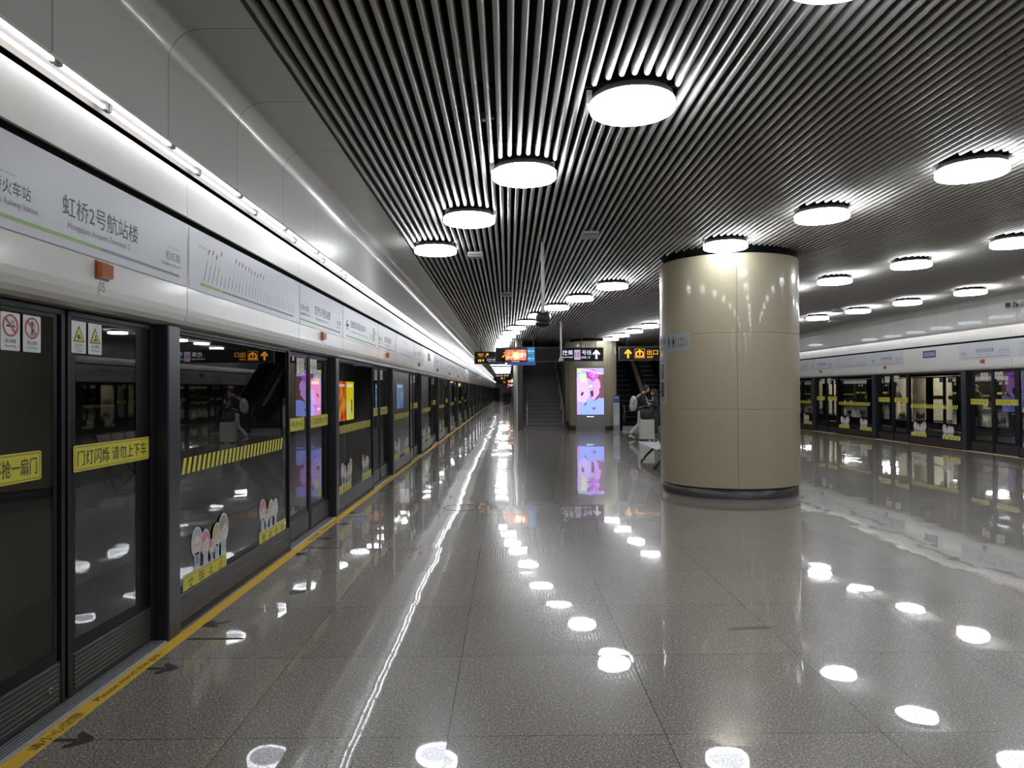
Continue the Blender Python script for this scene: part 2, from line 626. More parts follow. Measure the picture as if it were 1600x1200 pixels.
# ------------------------------------------------------------------ lamps: positions
rowA = [(3.9, -1.9), (3.1, -.1), (2.36, 1.64), (1.62, 3.4), (.9, 5.11), (.17, 6.74), (-.44, 8.49), (-1.02, 10.33)]
rowB = [(7.8, -1.7), (7.1, .0), (6.4, 1.65), (5.7, 3.3), (5.02, 5.0), (4.34, 6.68), (3.69, 8.40), (3.08, 10.12), (2.05, 13.99), (1.6, 15.84),
        (1.21, 17.54), (.87, 19.41), (.58, 21.33), (.3, 23.2), (.14, 25.1), (.0, 26.88), (-.12, 28.7), (-.18, 30.6)]
rowC = [(10.1, 1.6), (9.5, 3.2), (8.85, 4.9), (8.25, 6.6), (7.65, 8.3), (7.1, 10.01), (6.62, 11.75), (6.16, 13.5), (5.8, 15.3), (5.5, 17.1),
        (5.2, 19.0), (4.8, 20.9), (4.5, 22.8), (4.36, 24.75), (4.2, 26.6), (4.1, 28.5), (4.05, 30.4)]
rowD = [(10.1, 13.4), (9.8, 15.18), (9.45, 16.95), (9.15, 18.74), (8.85, 20.5), (8.6, 22.3), (8.4, 24.1), (8.25, 25.9), (8.1, 27.7), (8.05, 29.6), (8.8, 33), (9.2, 37), (9.3, 42), (9.3, 47)]
rowE = [(3.0, -7.5), (1.0, -5), (6.0, -6), (8.5, -5), (-.5, -9), (4, -12), (8, -11), (0, -15), (5, -17), (9, -17)]
rowF = [(-.25, 32.5), (-.3, 34.4), (-.35, 36.4), (-.4, 38.6), (-.4, 41.0), (-.4, 44), (-.4, 47.5), (-.4, 51.5)]
LAMPS = rowA + rowB + rowC + rowD + rowE + rowF
PILL = [(3.52, 11.49, 1.064), (3.54, 29.98, .982)]
ZS = 3.70   # underside of the slats


def cuts_for(x):
    c = []
    for lx, ly in LAMPS:
        d = abs(x - lx)
        if d < .325:
            h = math.sqrt(.325 ** 2 - d * d)
            c.append((ly - h, ly + h))
    for px, py, r in PILL:
        d = abs(x - px); R = r - .05
        if d < R:
            h = math.sqrt(R * R - d * d)
            c.append((py - h, py + h))
    return sorted(c)


sl = MB()
prof = []
for k in range(7):
    a = math.radians(180 + 30 * k)
    prof.append((.021 * math.cos(a), ZS + .021 + .021 * math.sin(a)))
prof += [(.021, ZS + .10), (-.021, ZS + .10)]
x = SX0
while x < SX1:
    y0 = YB
    end = YE if x < .33 else (34.0 if x < 8.42 else 99.0)
    for a, b in cuts_for(x) + [(end, end)]:
        if a > end:
            break
        if a - y0 > .05:
            n = len(prof)
            vs = [(x + p[0], y0, p[1]) for p in prof] + [(x + p[0], a, p[1]) for p in prof]
            fs = [(i, (i + 1) % n, n + (i + 1) % n, n + i) for i in range(n)]
            sl.add(vs, fs, SLAT, True)
            sl.add(vs, [tuple(range(n - 1, -1, -1)), tuple(range(n, 2 * n))], SLAT)
        y0 = max(y0, b)
    x += SP
# carriers above the slats
yy = -20.0
while yy < 34:
    sl.box(SX0, SX1, yy, yy + .03, ZS + .10, ZS + .14, VOID)
    yy += 1.2
struct('ceiling', sl)

# edge of the ceiling opening above the stairs and escalators
DK = mat('dark_bulkhead', (.02, .02, .021), .5)
w = MB()
w.box(.35, 8.42, 34.0, 34.15, 3.62, 7.5, DK)
w.box(.30, .42, 34.0, YE, 3.62, 4.7, DK)
w.box(8.36, 8.46, 34.0, 60, 3.62, 7.5, DK)
w.box(.35, 8.46, 46.5, 46.7, 0, 7.5, DK)
w.box(.35, 8.46, 34.0, 46.7, 7.5, 7.6, VOID)
struct('wall_stairwell', w)

# ------------------------------------------------------------------ round ceiling lamps
def make_lamp():
    t = thing('ceiling_lamp', '', 'lamp')
    m = MB(); m.lathe([(0, 3.596), (.255, 3.594)], DISC, 40, smooth=False)
    m.build('diffuser', t)
    m = MB(); m.lathe([(.255, 3.594), (.268, 3.582), (.290, 3.582), (.300, 3.592), (.300, 3.642), (.285, 3.652)], LAMPM, 40)
    m.build('glowing_rim', t)
    m = MB(); m.lathe([(.286, 3.652), (.286, 3.69), (.24, 3.70), (.24, 3.80), (0, 3.80)], BLACK, 24)
    m.build('housing', t)
    return t


lamp0 = make_lamp()
first = True


def lamp_at(x, y, label, group):
    global first
    if first:
        first = False
        lamp0.location = (x, y, 0); lamp0['label'] = label; lamp0['group'] = group
        return lamp0
    return dup(lamp0, (x, y, 0), None, label, group)


for row, nm, extra in ((rowA, 'slanting row that starts at the top of the picture and ends by the left soffit', 4),
                       (rowB, 'long curving row that passes just in front of the big pillar', 5),
                       (rowC, 'curving row right of the big pillar', 6),
                       (rowD, 'row nearest the right-hand wall', 1),
                       (rowE, 'scattered lamps behind the camera', 0),
                       (rowF, 'far row over the left aisle beyond the stairs', 0)):
    for i, (x, y) in enumerate(row):
        lb = 'round white ceiling lamp, %s in the %s' % (ordw(i + 1) if i else 'first', nm)
        lamp_at(x, y, ' '.join(lb.split()[:16]), 'round lamps in the slatted ceiling')
for i, (x, y) in enumerate([(-.5, 58), (-.5, 64), (-.5, 70), (-.5, 76), (-.5, 82), (-.5, 88), (-.5, 95), (-.5, 102), (-.5, 110), (-.5, 118)]):
    m = MB(); m.box(-.85, .85, -.10, .10, 3.64, 3.69, mat('far_panel', (1, 1, 1), .4, emit=7.0))
    m.build('ceiling_light_panel', None, (x, y, 0), None, category='lamp', group='flat light panels far down the left aisle',
            label='wide white light panel over the far end of the left aisle, %s' % ordw(i + 1))

# ------------------------------------------------------------------ tubes above the screen doors
tm = MB()
tm.tube([(0, 0, 0), (1.07, 0, 0)], .010, TUBEM, 8)
tm.box(-.025, 0, -.014, .014, -.014, .035, TRAY)
tm.box(1.07, 1.095, -.014, .014, -.014, .035, TRAY)
tube_me = tm.mesh('tube_lamp')
for side, X, rz, s, ya, yb, nm in (('left', XL, RL, 1, 1.05, YE - 1.3, 'left'), ('right', XR, RR, -1, 2, 60, 'right')):
    for row, (dy, off) in enumerate(((-.175, 0.0), (-.10, .55))):
        y = ya + off; k = 0
        while y < yb:
            k += 1
            o = bpy.data.objects.new('tube_lamp', tube_me)
            Xt = X - s * dy
            place(o, None, (Xt, y if s > 0 else y + 1.07, 3.112), rz, category='lamp', group='white tubes above the %s screen doors' % nm,
                  label='white tube lamp above the %s panels, %s in the %s row' % (nm, ordw(k), 'front' if row == 0 else 'rear'))
            y += 1.13
tb = MB()
tb.box(XL + .12, XL + .14, YB, .9, 3.10, 3.12, TUBEM)
tb.box(XR - .14, XR - .12, YB, 1.5, 3.10, 3.12, TUBEM)
struct('trim_3', tb)

# ------------------------------------------------------------------ platform screen doors (built at the origin, facing -y)
PARK = []


def ridges(mb, x0, x1, z0, z1, y, m, n=8):
    h = (z1 - z0) / n
    for k in range(n):
        z = z0 + k * h
        mb.extrude([(y, z), (y - .006, z + h * .2), (y - .006, z + h * .75), (y, z + h * .95)], x0, x1, lambda p, t: (t, p[0], p[1]), m)


def no_sign(mb, x, z, kind):
    """prohibition sign, 13 x 17 cm"""
    mb.rrect(x, x + .13, z, z + .175, PAPER, -.003, .008)
    cx, cz = x + .065, z + .115
    mb.ring(cx, cz, .043, .052, RED, -.0045)
    if kind == 0:
        mb.bar((cx - .028, cz - .002), (cx + .030, cz - .002), .010, INK, -.004)
        mb.bar((cx + .016, cz + .006), (cx + .022, cz + .026), .004, INK, -.004)
        mb.bar((cx + .004, cz + .006), (cx + .010, cz + .026), .004, INK, -.004)
        mb.text('禁止吸烟', x + .03, x + .10, z + .035, z + .053, INK, -.0045)
        mb.text('No smoking', x + .03, x + .10, z + .014, z + .026, INK, -.0045)
    else:
        mb.disc(cx, cz + .026, .008, INK, -.004)
        mb.bar((cx, cz + .020), (cx + .004, cz - .012), .014, INK, -.004)
        mb.bar((cx + .002, cz - .01), (cx - .010, cz - .036), .006, INK, -.004)
        mb.bar((cx + .004, cz - .01), (cx + .008, cz - .036), .006, INK, -.004)
        mb.bar((cx + .018, cz + .03), (cx + .018, cz - .034), .004, INK, -.004)
        mb.text('禁止倚靠', x + .03, x + .10, z + .035, z + .053, INK, -.0045)
        mb.text('No leaning', x + .03, x + .10, z + .014, z + .026, INK, -.0045)
    mb.bar((cx - .033, cz + .033), (cx + .033, cz - .033), .009, RED, -.005)


def warn_sign(mb, x, z, kind):
    mb.rrect(x, x + .13, z, z + .17, PAPER, -.003, .006)
    cx, cz = x + .065, z + .075
    tri = lambda k, y, m: mb.poly([(cx - .052 * k, y, cz - .014 + .026 * (1 - k)), (cx + .052 * k, y, cz - .014 + .026 * (1 - k)), (cx, y, cz + .074 * k + .01 * (1 - k))], m)
    tri(1, -.004, INK)
    tri(.78, -.0045, YEL)
    if kind == 0:
        mb.disc(cx - .004, cz + .012, .013, INK, -.005)
        mb.bar((cx + .004, cz + .006), (cx + .022, cz + .006), .006, INK, -.005)
        mb.text('当心夹手', x + .03, x + .10, z + .035, z + .052, INK, -.0045)
        mb.text('Warning hands', x + .025, x + .105, z + .022, z + .031, INK, -.0045)
        mb.text('pinching', x + .04, x + .09, z + .007, z + .017, INK, -.0045)
    else:
        mb.bar((cx + .006, cz + .034), (cx + .002, cz + .004), .009, INK, -.005)
        mb.bar((cx - .022, cz + .002), (cx + .026, cz + .002), .006, INK, -.005)
        mb.bar((cx + .004, cz + .02), (cx + .018, cz + .008), .005, INK, -.005)
        mb.text('当心缝隙', x + .03, x + .10, z + .035, z + .052, INK, -.0045)
        mb.text('Warning gap', x + .025, x + .105, z + .015, z + .026, INK, -.0045)


def band_sticker(mb, x0, x1, text):
    mb.rrect(x0, x1, 1.185, 1.325, YEL, -.003, .012)
    for a, b, c, d in ((x0 + .012, x1 - .012, 1.194, 1.197), (x0 + .012, x1 - .012, 1.313, 1.316)):
        mb.rect(a, b, c, d, INK, -.004)
    for a in (x0 + .012, x1 - .015):
        mb.rect(a, a + .003, 1.194, 1.316, INK, -.004)
    mb.text(text, x0 + .035, x1 - .035, 1.215, 1.297, INK, -.0045)


DW = 1.86     # clear width of a doorway


def make_door():
    t = thing('screen_door', '', 'door')
    for s in (-1, 1):
        # a leaf runs from the middle outward
        xi, xo = s * .012, s * (DW / 2 - .005)
        a, b = min(xi, xo), max(xi, xo)
        lf = MB()
        y0, y1 = .055, .10
        for c, d in ((a, a + (.055 if s < 0 else .03)), (b - (.03 if s < 0 else .055), b)):
            lf.box(c, d, y0, y1, .03, 2.03, FRAME)
        lf.box(a, b, y0, y1, 2.005, 2.03, FRAME)
        lf.box(a, b, y0 + .004, y1, .03, .245, KICK)
        leaf = lf.build('door_leaf', t)
        k = MB(); ridges(k, a + .055, b - .055, .045, .24, y0 + .004, KICK); k.build('kick_plate', leaf)
        g = MB(); g.box(a + .05, b - .05, y0 + .012, y0 + .024, .245, 2.005, GLASS); g.build('glass_pane', leaf)
        # black border printed round the glass
        r = MB(); yb = y0 + .009
        out_w = .16
        xa, xb = a + .05, b - .05
        for c, d, e, f in ((xa, xb, 1.985, 2.005), (xa, xb, .245, .30), (xa, xa + (out_w if s < 0 else .03), .3, 1.985), (xb - (.03 if s < 0 else out_w), xb, .3, 1.985)):
            r.rect(c, d, e, f, RUB, yb + .001)
            r.rect(c, d, e, f, RUB, y0 + .026)
        r.build('black_border', leaf)
        st = MB(); band_sticker(st, a + (.03 if s < 0 else .055), b - (.18 if s < 0 else .06), '宁等一列车 不抢一扇门' if s < 0 else '门灯闪烁 请勿上下车')
        st.v = [(x, y + yb - .001, z) for x, y, z in st.v]
        st.build('yellow_sticker', leaf)
        sg = MB()
        if s < 0:
            no_sign(sg, b - .465, 1.80, 0); no_sign(sg, b - .315, 1.80, 1)
        else:
            warn_sign(sg, a + .04, 1.815, 0); warn_sign(sg, a + .19, 1.815, 1)
        sg.v = [(x, y + yb - .001, z) for x, y, z in sg.v]
        sg.build('safety_signs', leaf)
        if s < 0:
            kb = MB(); kb.tube([(b - .12, y0 - .004, .13), (b - .12, y0 + .01, .13)], .014, HAND, 10)
            kb.tube([(b - .12, y0 - .010, .13), (b - .12, y0 + .004, .13)], .007, BLACK, 8)
            kb.build('lock', leaf)
    m = MB()
    m.box(-DW / 2, DW / 2, -.02, .14, 0, .010, SILL)
    for k in range(7):
        yy = -.008 + .020 * k
        m.box(-DW / 2, DW / 2, yy, yy + .007, .010, .014, mat('sill_groove', (.10, .10, .11), .5))
    m.build('sill', t)
    m = MB(); m.box(-DW / 2, DW / 2, .11, .15, 2.005, 2.035, BLACK); m.build('header', t)
    return t


SKINC = mat('cartoon_skin', (.66, .58, .50), .5)
OUT = mat('sticker_white', (.62, .62, .62), .5)
CBLUE = mat('cartoon_blue', (.20, .27, .45), .5)
CPINK = mat('cartoon_pink', (.55, .22, .30), .5)
CTEAL = mat('cartoon_teal', (.30, .47, .50), .5)
CGREY = mat('cartoon_grey', (.45, .45, .46), .5)
CORG = mat('cartoon_orange', (.55, .38, .18), .5)
CTAUPE = mat('cartoon_taupe', (.35, .30, .26), .5)


def cartoon(mb, x, z, h, hair, cloth, style=0):
    """a simple sticker person: white outline, coloured hair, face and clothes"""
    hr = h * .33
    cz = z + h - hr
    mb.disc(x, cz, hr * .95, OUT, -.0030, hr * 1.12)
    mb.rrect(x - h * .15, x + h * .15, z, cz, OUT, -.0030, h * .06)
    mb.disc(x, cz + hr * .05, hr * .80, hair, -.0036, hr * .95)
    mb.disc(x, cz - hr * .22, hr * .66, SKINC, -.0042, hr * .66)
    if style == 0:
        mb.disc(x - hr * .25, cz + hr * .32, hr * .5, hair, -.0044, hr * .26, rot=.4)
    mb.rrect(x - h * .10, x + h * .10, z + h * .14, cz - hr * .72, cloth, -.0042, h * .04)
    for s in (-1, 1):
        mb.rect(x + s * h * .05 - h * .022, x + s * h * .05 + h * .022, z + .004, z + h * .15, SKINC, -.0043)
        mb.disc(x + s * hr * .26, cz - hr * .18, hr * .06, INK, -.0048, hr * .10, n=8)
        mb.bar((x + s * h * .11, cz - hr * .85), (x + s * h * .14, z + h * .26), h * .045, SKINC, -.0040)
    mb.bar((x - hr * .12, cz - hr * .52), (x + hr * .12, cz - hr * .52), hr * .05, REDINK, -.0048)


FW = 2.515


def make_fixed():
    t = thing('fixed_screen', '', 'glass screen')
    h = FW / 2
    m = MB()
    m.box(-h, -h + .035, -.005, .05, .04, 2.018, FRAME)
    m.box(h - .045, h, -.005, .05, .04, 2.018, FRAME)
    m.box(-h, h, -.005, .05, 2.018, 2.037, FRAME)
    m.build('frame', t)
    m = MB(); m.box(-h, h, 0, .05, 0, .235, KICK); m.box(-h, h, -.004, .05, 0, .04, FRAME)
    ridges(m, -h + .03, h - .03, .045, .23, 0, KICK); m.build('kick_plate', t)
    m = MB(); m.box(-h + .03, h - .04, .012, .024, .235, 2.018, GLASS); m.build('glass_pane', t)
    m = MB()
    for c, d, e, f in ((-h + .03, h - .04, 2.0, 2.018), (-h + .03, h - .04, .235, .28), (-h + .03, -h + .07, .28, 2.0), (h - .08, h - .04, .28, 2.0)):
        m.rect(c, d, e, f, RUB, .011)
        m.rect(c, d, e, f, RUB, .026)
    m.build('black_border', t)
    # hazard stripes
    m = MB()
    x = -h + .10
    while x < h - .22:
        m.poly([(x, .0105, 1.04), (x + .045, .0105, 1.04), (x + .085, .0105, 1.15), (x + .04, .0105, 1.15)], YEL)
        x += .082
    m.build('hazard_stripe', t)
    for sd, words, x0 in ((0, '文明礼让', -h + .12), (1, '智者守序', h - .88)):
        m = MB()
        m.rrect(x0, x0 + .76, .195, .345, OUT, -.0026, .02)
        m.rrect(x0 + .01, x0 + .75, .205, .335, YEL, -.0032, .016)
        for e in (.213, .324):
            m.rect(x0 + .02, x0 + .74, e, e + .003, INK, -.0038)
        for k, ch in enumerate(words):
            cx = x0 + .12 + k * .175
            m.text(ch, cx - .042, cx + .042, .23, .31, INK, -.0040)
        if sd == 0:
            cast = ((.22, .30, CGREY, CBLUE, 1), (.36, .26, CPINK, CGREY, 0), (.47, .17, CPINK, CTEAL, 0), (.56, .27, CORG, CTEAL, 0), (.68, .32, CTAUPE, CTEAL, 0))
        else:
            cast = ((.09, .29, CPINK, CTEAL, 0), (.20, .19, CBLUE, CTEAL, 1), (.31, .26, CORG, CGREY, 0), (.43, .25, CGREY, CGREY, 1))
        for q, (dx, hh, hair, cl, sty) in enumerate(cast):
            n0 = len(m.v)
            cartoon(m, x0 + dx, .33, hh, hair, cl, sty)
            for i in range(n0, len(m.v)):
                vx, vy, vz = m.v[i]; m.v[i] = (vx, vy - q * .002, vz)
        m.v = [(a, b + .0125, c) for a, b, c in m.v]
        m.build('courtesy_sticker', t)
    return t


def make_post():
    m = MB()
    m.rbox(-.085, .085, -.03, .12, 0, 2.037, POST, .012)
    return m.mesh('screen_post')


def fascia_shell(w):
    h = w / 2 - .004
    m = MB()
    prof = [(-.07, 2.735), (-.07, 2.16), (-.066, 2.12), (-.052, 2.085), (-.028, 2.06), (.01, 2.045), (.12, 2.04), (.12, 2.06), (.02, 2.07), (-.03, 2.12), (-.045, 2.2), (-.045, 2.735)]
    n = len(prof)
    m.extrude(prof, -h, h, lambda p, t: (t, p[0], p[1]), WHITE)
    m.box(-h, h, .1, .13, 2.04, 2.7, BLACK)
    return m


FY = -.0735   # face of the boards on the fascia


def board(w, m=None):
    b = m or MB()
    h = w / 2 - .02
    b.box(-h, h, FY, -.069, 2.31, 2.732, SIGNB)
    return b


def bezel_line(b, w):
    h = w / 2 - .02
    b.rect(-h, h, 2.308, 2.3115, GREYINK, FY - .0006)


DFW, FFW = 1.96, 2.60     # widths of fascia panels over door and fixed screen
assert abs(DFW + FFW - PITCH) < 1e-6
SH = 1


def make_station_sign(right):
    t = thing('station_sign_panel', '', 'sign panel')
    fascia_shell(DFW).build('fascia', t)
    b = board(DFW); bezel_line(b, DFW); b.build('sign_board', t)
    x = MB(); y = FY - .001
    big, en = '虹桥2号航站楼', 'Hongqiao Airport Terminal 2'
    # local x of a point = its distance from the panel centre (3.90 on the nearest left panel)
    if not right:
        x.text('虹桥火车站', -.93, -.62, 2.462, 2.528, INK, y)
        x.text('Hongqiao Railway Station', -.95, -.57, 2.407, 2.445, GREYINK, y)
        x.text('下一站 Next Station', -.93, -.72, 2.548, 2.562, GREYINK, y)
        x.text(big, -.385, .325, 2.466, 2.572, INK, y)
        x.text(en, -.345, .235, 2.402, 2.445, GREYINK, y)
        x.text('淞虹路', .66, .865, 2.447, 2.505, GREYINK, y)
        x.text('Songhong Road', .61, .865, 2.405, 2.430, GREYINK, y)
        x.text('上一站 Previous Station', .68, .865, 2.524, 2.538, GREYINK, y)
        x.rect(-.95, -.06, 2.355, 2.372, GREEN, y)
        x.rect(-.06, .85, 2.355, 2.372, LINEGREY, y)
    else:
        x.text('淞虹路', -.88, -.68, 2.445, 2.505, INK, y)
        x.text('Songhong Road', -.89, -.62, 2.405, 2.430, GREYINK, y)
        x.text('上一站 Previous Station', -.88, -.70, 2.530, 2.544, GREYINK, y)
        x.text(big, -.30, .36, 2.466, 2.572, INK, y)
        x.text(en, -.25, .30, 2.402, 2.440, GREYINK, y)
        x.text('虹桥火车站', .55, .90, 2.455, 2.525, GREYINK, y)
        x.text('Hongqiao Railway Station', .50, .92, 2.405, 2.435, GREYINK, y)
        x.text('下一站 Next Station', .70, .90, 2.545, 2.558, GREYINK, y)
        x.rect(-.88, -.35, 2.350, 2.364, GREEN, y)
        x.rect(-.35, .92, 2.350, 2.364, LINEGREY, y)
    x.build('lettering', t)
    b = MB()
    b.extrude([(-.07, 2.295), (-.105, 2.285), (-.105, 2.215), (-.07, 2.205)], -.10, .01, lambda p, q: (q, p[0], p[1]), ORBOX)
    b.box(-.108, .018, -.075, -.069, 2.20, 2.30, mat('lamp_base', (.25, .1, .04), .4))
    b.build('door_lamp', t)
    b = MB(); b.disc(-.045, 2.165, .038, mat('tag_white', (.58, .58, .56), .4), -.0708, .042)
    b.build('number_tag', t)
    return t


def make_map_panel():
    t = thing('route_map_panel', '', 'sign panel')
    fascia_shell(FFW).build('fascia', t)
    b = board(FFW); bezel_line(b, FFW); b.build('sign_board', t)
    m = MB(); y = FY - .001
    # the panel centre is 1.31 from its near joint
    rnd = random.Random(3)
    x0, x1 = -1.10, 1.09
    m.text('2号线 Line 2', -1.08, -.93, 2.62, 2.632, GREYINK, y)
    m.disc(-1.11, 2.626, .007, INK, y, n=10)
    m.rect(x0, x0 + .36, 2.352, 2.374, GREEN, y)
    n = 29
    m.rect(x0 + .375, x1, 2.352, 2.370, LINEGREY, y)
    long_ = {0: .22, 1: .23, 2: .21, 3: .25, 7: .25, 8: .24, 9: .24, 10: .23, 11: .23, 12: .22, 13: .22, 14: .21, 15: .23, 16: .22, 19: .18, 22: .18}
    for k in range(n + 1):
        x = x0 + .05 + (x1 - x0 - .08) * k / n
        m.rect(x - .002, x + .002, 2.352, 2.384, SIGNB, y - .0004)
        L = long_.get(k, .07 + .02 * rnd.random())
        dx = L * .42
        m.bar((x, 2.385), (x + dx, 2.385 + L), .0022, GREYINK, y)
        a = .07 + .04 * rnd.random()
        if k in (0, 1, 2, 3):
            a = .13 + .03 * rnd.random()
        m.bar((x + .004, 2.392), (x + .004 + a * .42, 2.392 + a), .008, REDINK if k == 3 else GREYINK, y - .0003)
        if k in long_ and L > .2:
            cx, cz = x + dx, 2.385 + L
            m.bar((cx - .012, cz - .012), (cx + .012, cz + .026), .016, REDINK if k in (0, 1, 10, 11, 12, 15) else GREYINK, y - .0003)
    m.build('route_map', t)
    return t


def make_arrow_panel():
    t = thing('direction_sign_panel', '', 'sign panel')
    fascia_shell(FFW).build('fascia', t)
    b = board(FFW); bezel_line(b, FFW); b.build('sign_board', t)
    m = MB(); y = FY - .001
    m.bar((-1.08, 2.50), (-.93, 2.50), .030, INK, y)
    m.bar((-1.09, 2.495), (-1.02, 2.565), .030, INK, y)
    m.bar((-1.09, 2.505), (-1.02, 2.435), .030, INK, y)
    m.text('往蟠龙路·国家会展中心', -.84, .28, 2.485, 2.590, INK, y)
    m.text('To Panlong Road & National Exhibition Center', -.84, .42, 2.415, 2.452, GREYINK, y)
    m.rect(-1.10, 1.10, 2.345, 2.362, GREEN, y)
    m.rect(.82, .93, 2.41, 2.62, GREEN, y)
    m.text('2', .85, .90, 2.45, 2.58, SIGNB, y - .001)
    m.text('号线', .95, 1.08, 2.52, 2.58, GREEN, y)
    m.text('Line 2', .95, 1.08, 2.45, 2.48, GREYINK, y)
    m.bar((.60, 2.42), (.60, 2.56), .02, GREYINK, y)
    m.bar((.70, 2.42), (.70, 2.50), .04, GREEN, y)
    m.build('lettering', t)
    return t


def make_blank_panel():
    t = thing('plain_fascia_panel', '', 'panel')
    fascia_shell(FFW).build('fascia', t)
    m = MB()
    m.box(-.30, .30, FY, -.069, 2.44, 2.64, mat('label_blue', (.03, .03, .14), .4))
    m.build('blue_label', t)
    m = MB(); m.text('G0225006', -.25, .25, 2.49, 2.59, mat('label_text', (.6, .6, .68), .5), FY - .001)
    m.build('lettering', t)
    return t


def make_valance(w):
    h = w / 2 - .003
    m = MB()
    prof = [(-.07, 2.785), (-.07, 3.045), (-.066, 3.055), (-.055, 3.055), (-.05, 3.045), (-.05, 2.785)]
    m.extrude(prof, -h, h, lambda p, t: (t, p[0], p[1]), VAL)
    return m.mesh('valance_panel')


door0 = make_door()
fixed0 = make_fixed()
post_me = make_post()
sta_L, sta_R = make_station_sign(False), make_station_sign(True)
map0, arr0, bla0 = make_map_panel(), make_arrow_panel(), make_blank_panel()
valD, valF = make_valance(DFW), make_valance(FFW)
PROTO = [door0, fixed0, sta_L, sta_R, map0, arr0, bla0]
lead = MB(); lead.text('05', -.072, -.018, 2.14, 2.192, mat('number_green', (.05, .2, .06), .5), -.0718)

SIDES = {
    'left': dict(X=XL, rz=RL, sta=sta_L, n=range(-2, 27), vis=0, word='on the left wall'),
    'right': dict(X=XR, rz=RR, sta=sta_R, n=range(1, 12), vis=3, word='on the right wall'),
    'back': dict(X=16.2, rz=RL, sta=None, n=range(3, 9), vis=4, word='across the right track'),
    'far': dict(X=30.9, rz=RR, sta=sta_R, n=range(9, 18), vis=9, word='on the far wall of the second platform'),
}
SEQ = {0: 'map', 1: 'arrow', 2: 'map', 3: 'blank'}


def strip(o):
    """leave out the parts too small to show"""
    for c in list(o.children):
        strip(c)
    bpy.data.objects.remove(o)


for side, S in SIDES.items():
    for n in S['n']:
        Py = post_y(n)
        k = n - S['vis'] + 1
        if k >= 1:
            pos = '%s %s' % (ordw(k), S['word'])
        else:
            pos = '%s beside the camera, %s back' % (S['word'], ['first', 'second', 'third', 'fourth'][min(3, -k)])
        X, rz = S['X'], S['rz']
        dc = Py - .095 - DW / 2
        fc = Py + .088 + FW / 2
        dup(door0, (X, dc, 0), rz, 'glass sliding door pair, ' + pos, 'platform screen doors ' + side)
        dup(fixed0, (X, fc, 0), rz, 'fixed glass screen with hazard stripe, ' + pos, 'fixed glass screens ' + side)
        place(bpy.data.objects.new('screen_post', post_me), None, (X, Py, 0), rz, category='post', group='screen posts ' + side,
              label='charcoal metal post, ' + pos)
        jd = Py + .10 - DFW / 2
        jf = Py + .10 + FFW / 2
        if S['sta']:
            o = dup(S['sta'], (X, jd, 0), rz, 'white station name panel, ' + pos, 'station name panels ' + side)
            if side == 'left' and n == 0:
                o['label'] = 'large white station name panel numbered 05 above the nearest left door'
                lead.build('door_number', o)
            kd = SEQ[n % 4]
            src, lb = {'map': (map0, 'white route map panel, '), 'arrow': (arr0, 'white left-arrow direction panel, '),
                       'blank': (bla0, 'plain white panel with blue label, ')}[kd]
            dup(src, (X, jf, 0), rz, lb + pos, kd + ' panels ' + side)
            place(bpy.data.objects.new('valance_panel', valD), None, (X, jd, 0), rz, category='panel', group='upper valance panels ' + side,
                  label='lit cream strip panel over a door, ' + pos)
            place(bpy.data.objects.new('valance_panel', valF), None, (X, jf, 0), rz, category='panel', group='upper valance panels ' + side,
                  label='lit cream strip panel over fixed glass, ' + pos)
for p in PROTO:
    strip(p)

# second platform behind the right-hand track
w = MB()
w.box(16.0, 16.6, 8, 100, 2.06, 4.6, BLACK)
struct('wall_second_platform', w)
w = MB()
w.box(30.9, 31.3, 8, 100, 3.2, 3.8, mat('second_soffit', (.4, .4, .38), .4))
w.box(16.0, 31.3, 8, 100, 3.7, 3.8, mat('second_ceiling', (.10, .10, .10), .5))
w.box(16.0, 31.3, 100, 100.3, -1, 3.8, mat('end_wall', (.34, .32, .27), .4))
w.box(XR + .3, 16.0, 8, 100, 4.0, 4.1, VOID)
struct('ceiling', w)
k = 0
for x in (19.5, 25.5):  # added panels, out of view, that brighten the second platform
    for y in (21, 26, 31, 36, 42, 48, 55, 62, 70, 80):
        k += 1
        m = MB(); m.box(-1.3, 1.3, -.45, .45, 3.62, 3.695, mat('second_fill_panel', (1, 1, 1), .4, emit=16.0))
        m.build('ceiling_light_panel', None, (x, y, 0), None, category='lamp', group='fill light panels added over the second platform',
                label='unseen fill light panel added to brighten the second platform, %s of its panels' % ordw(k))
tb = MB()
tb.box(31.0, 31.03, 25, 95, 3.22, 3.25, TUBEM)
struct('trim_4', tb)

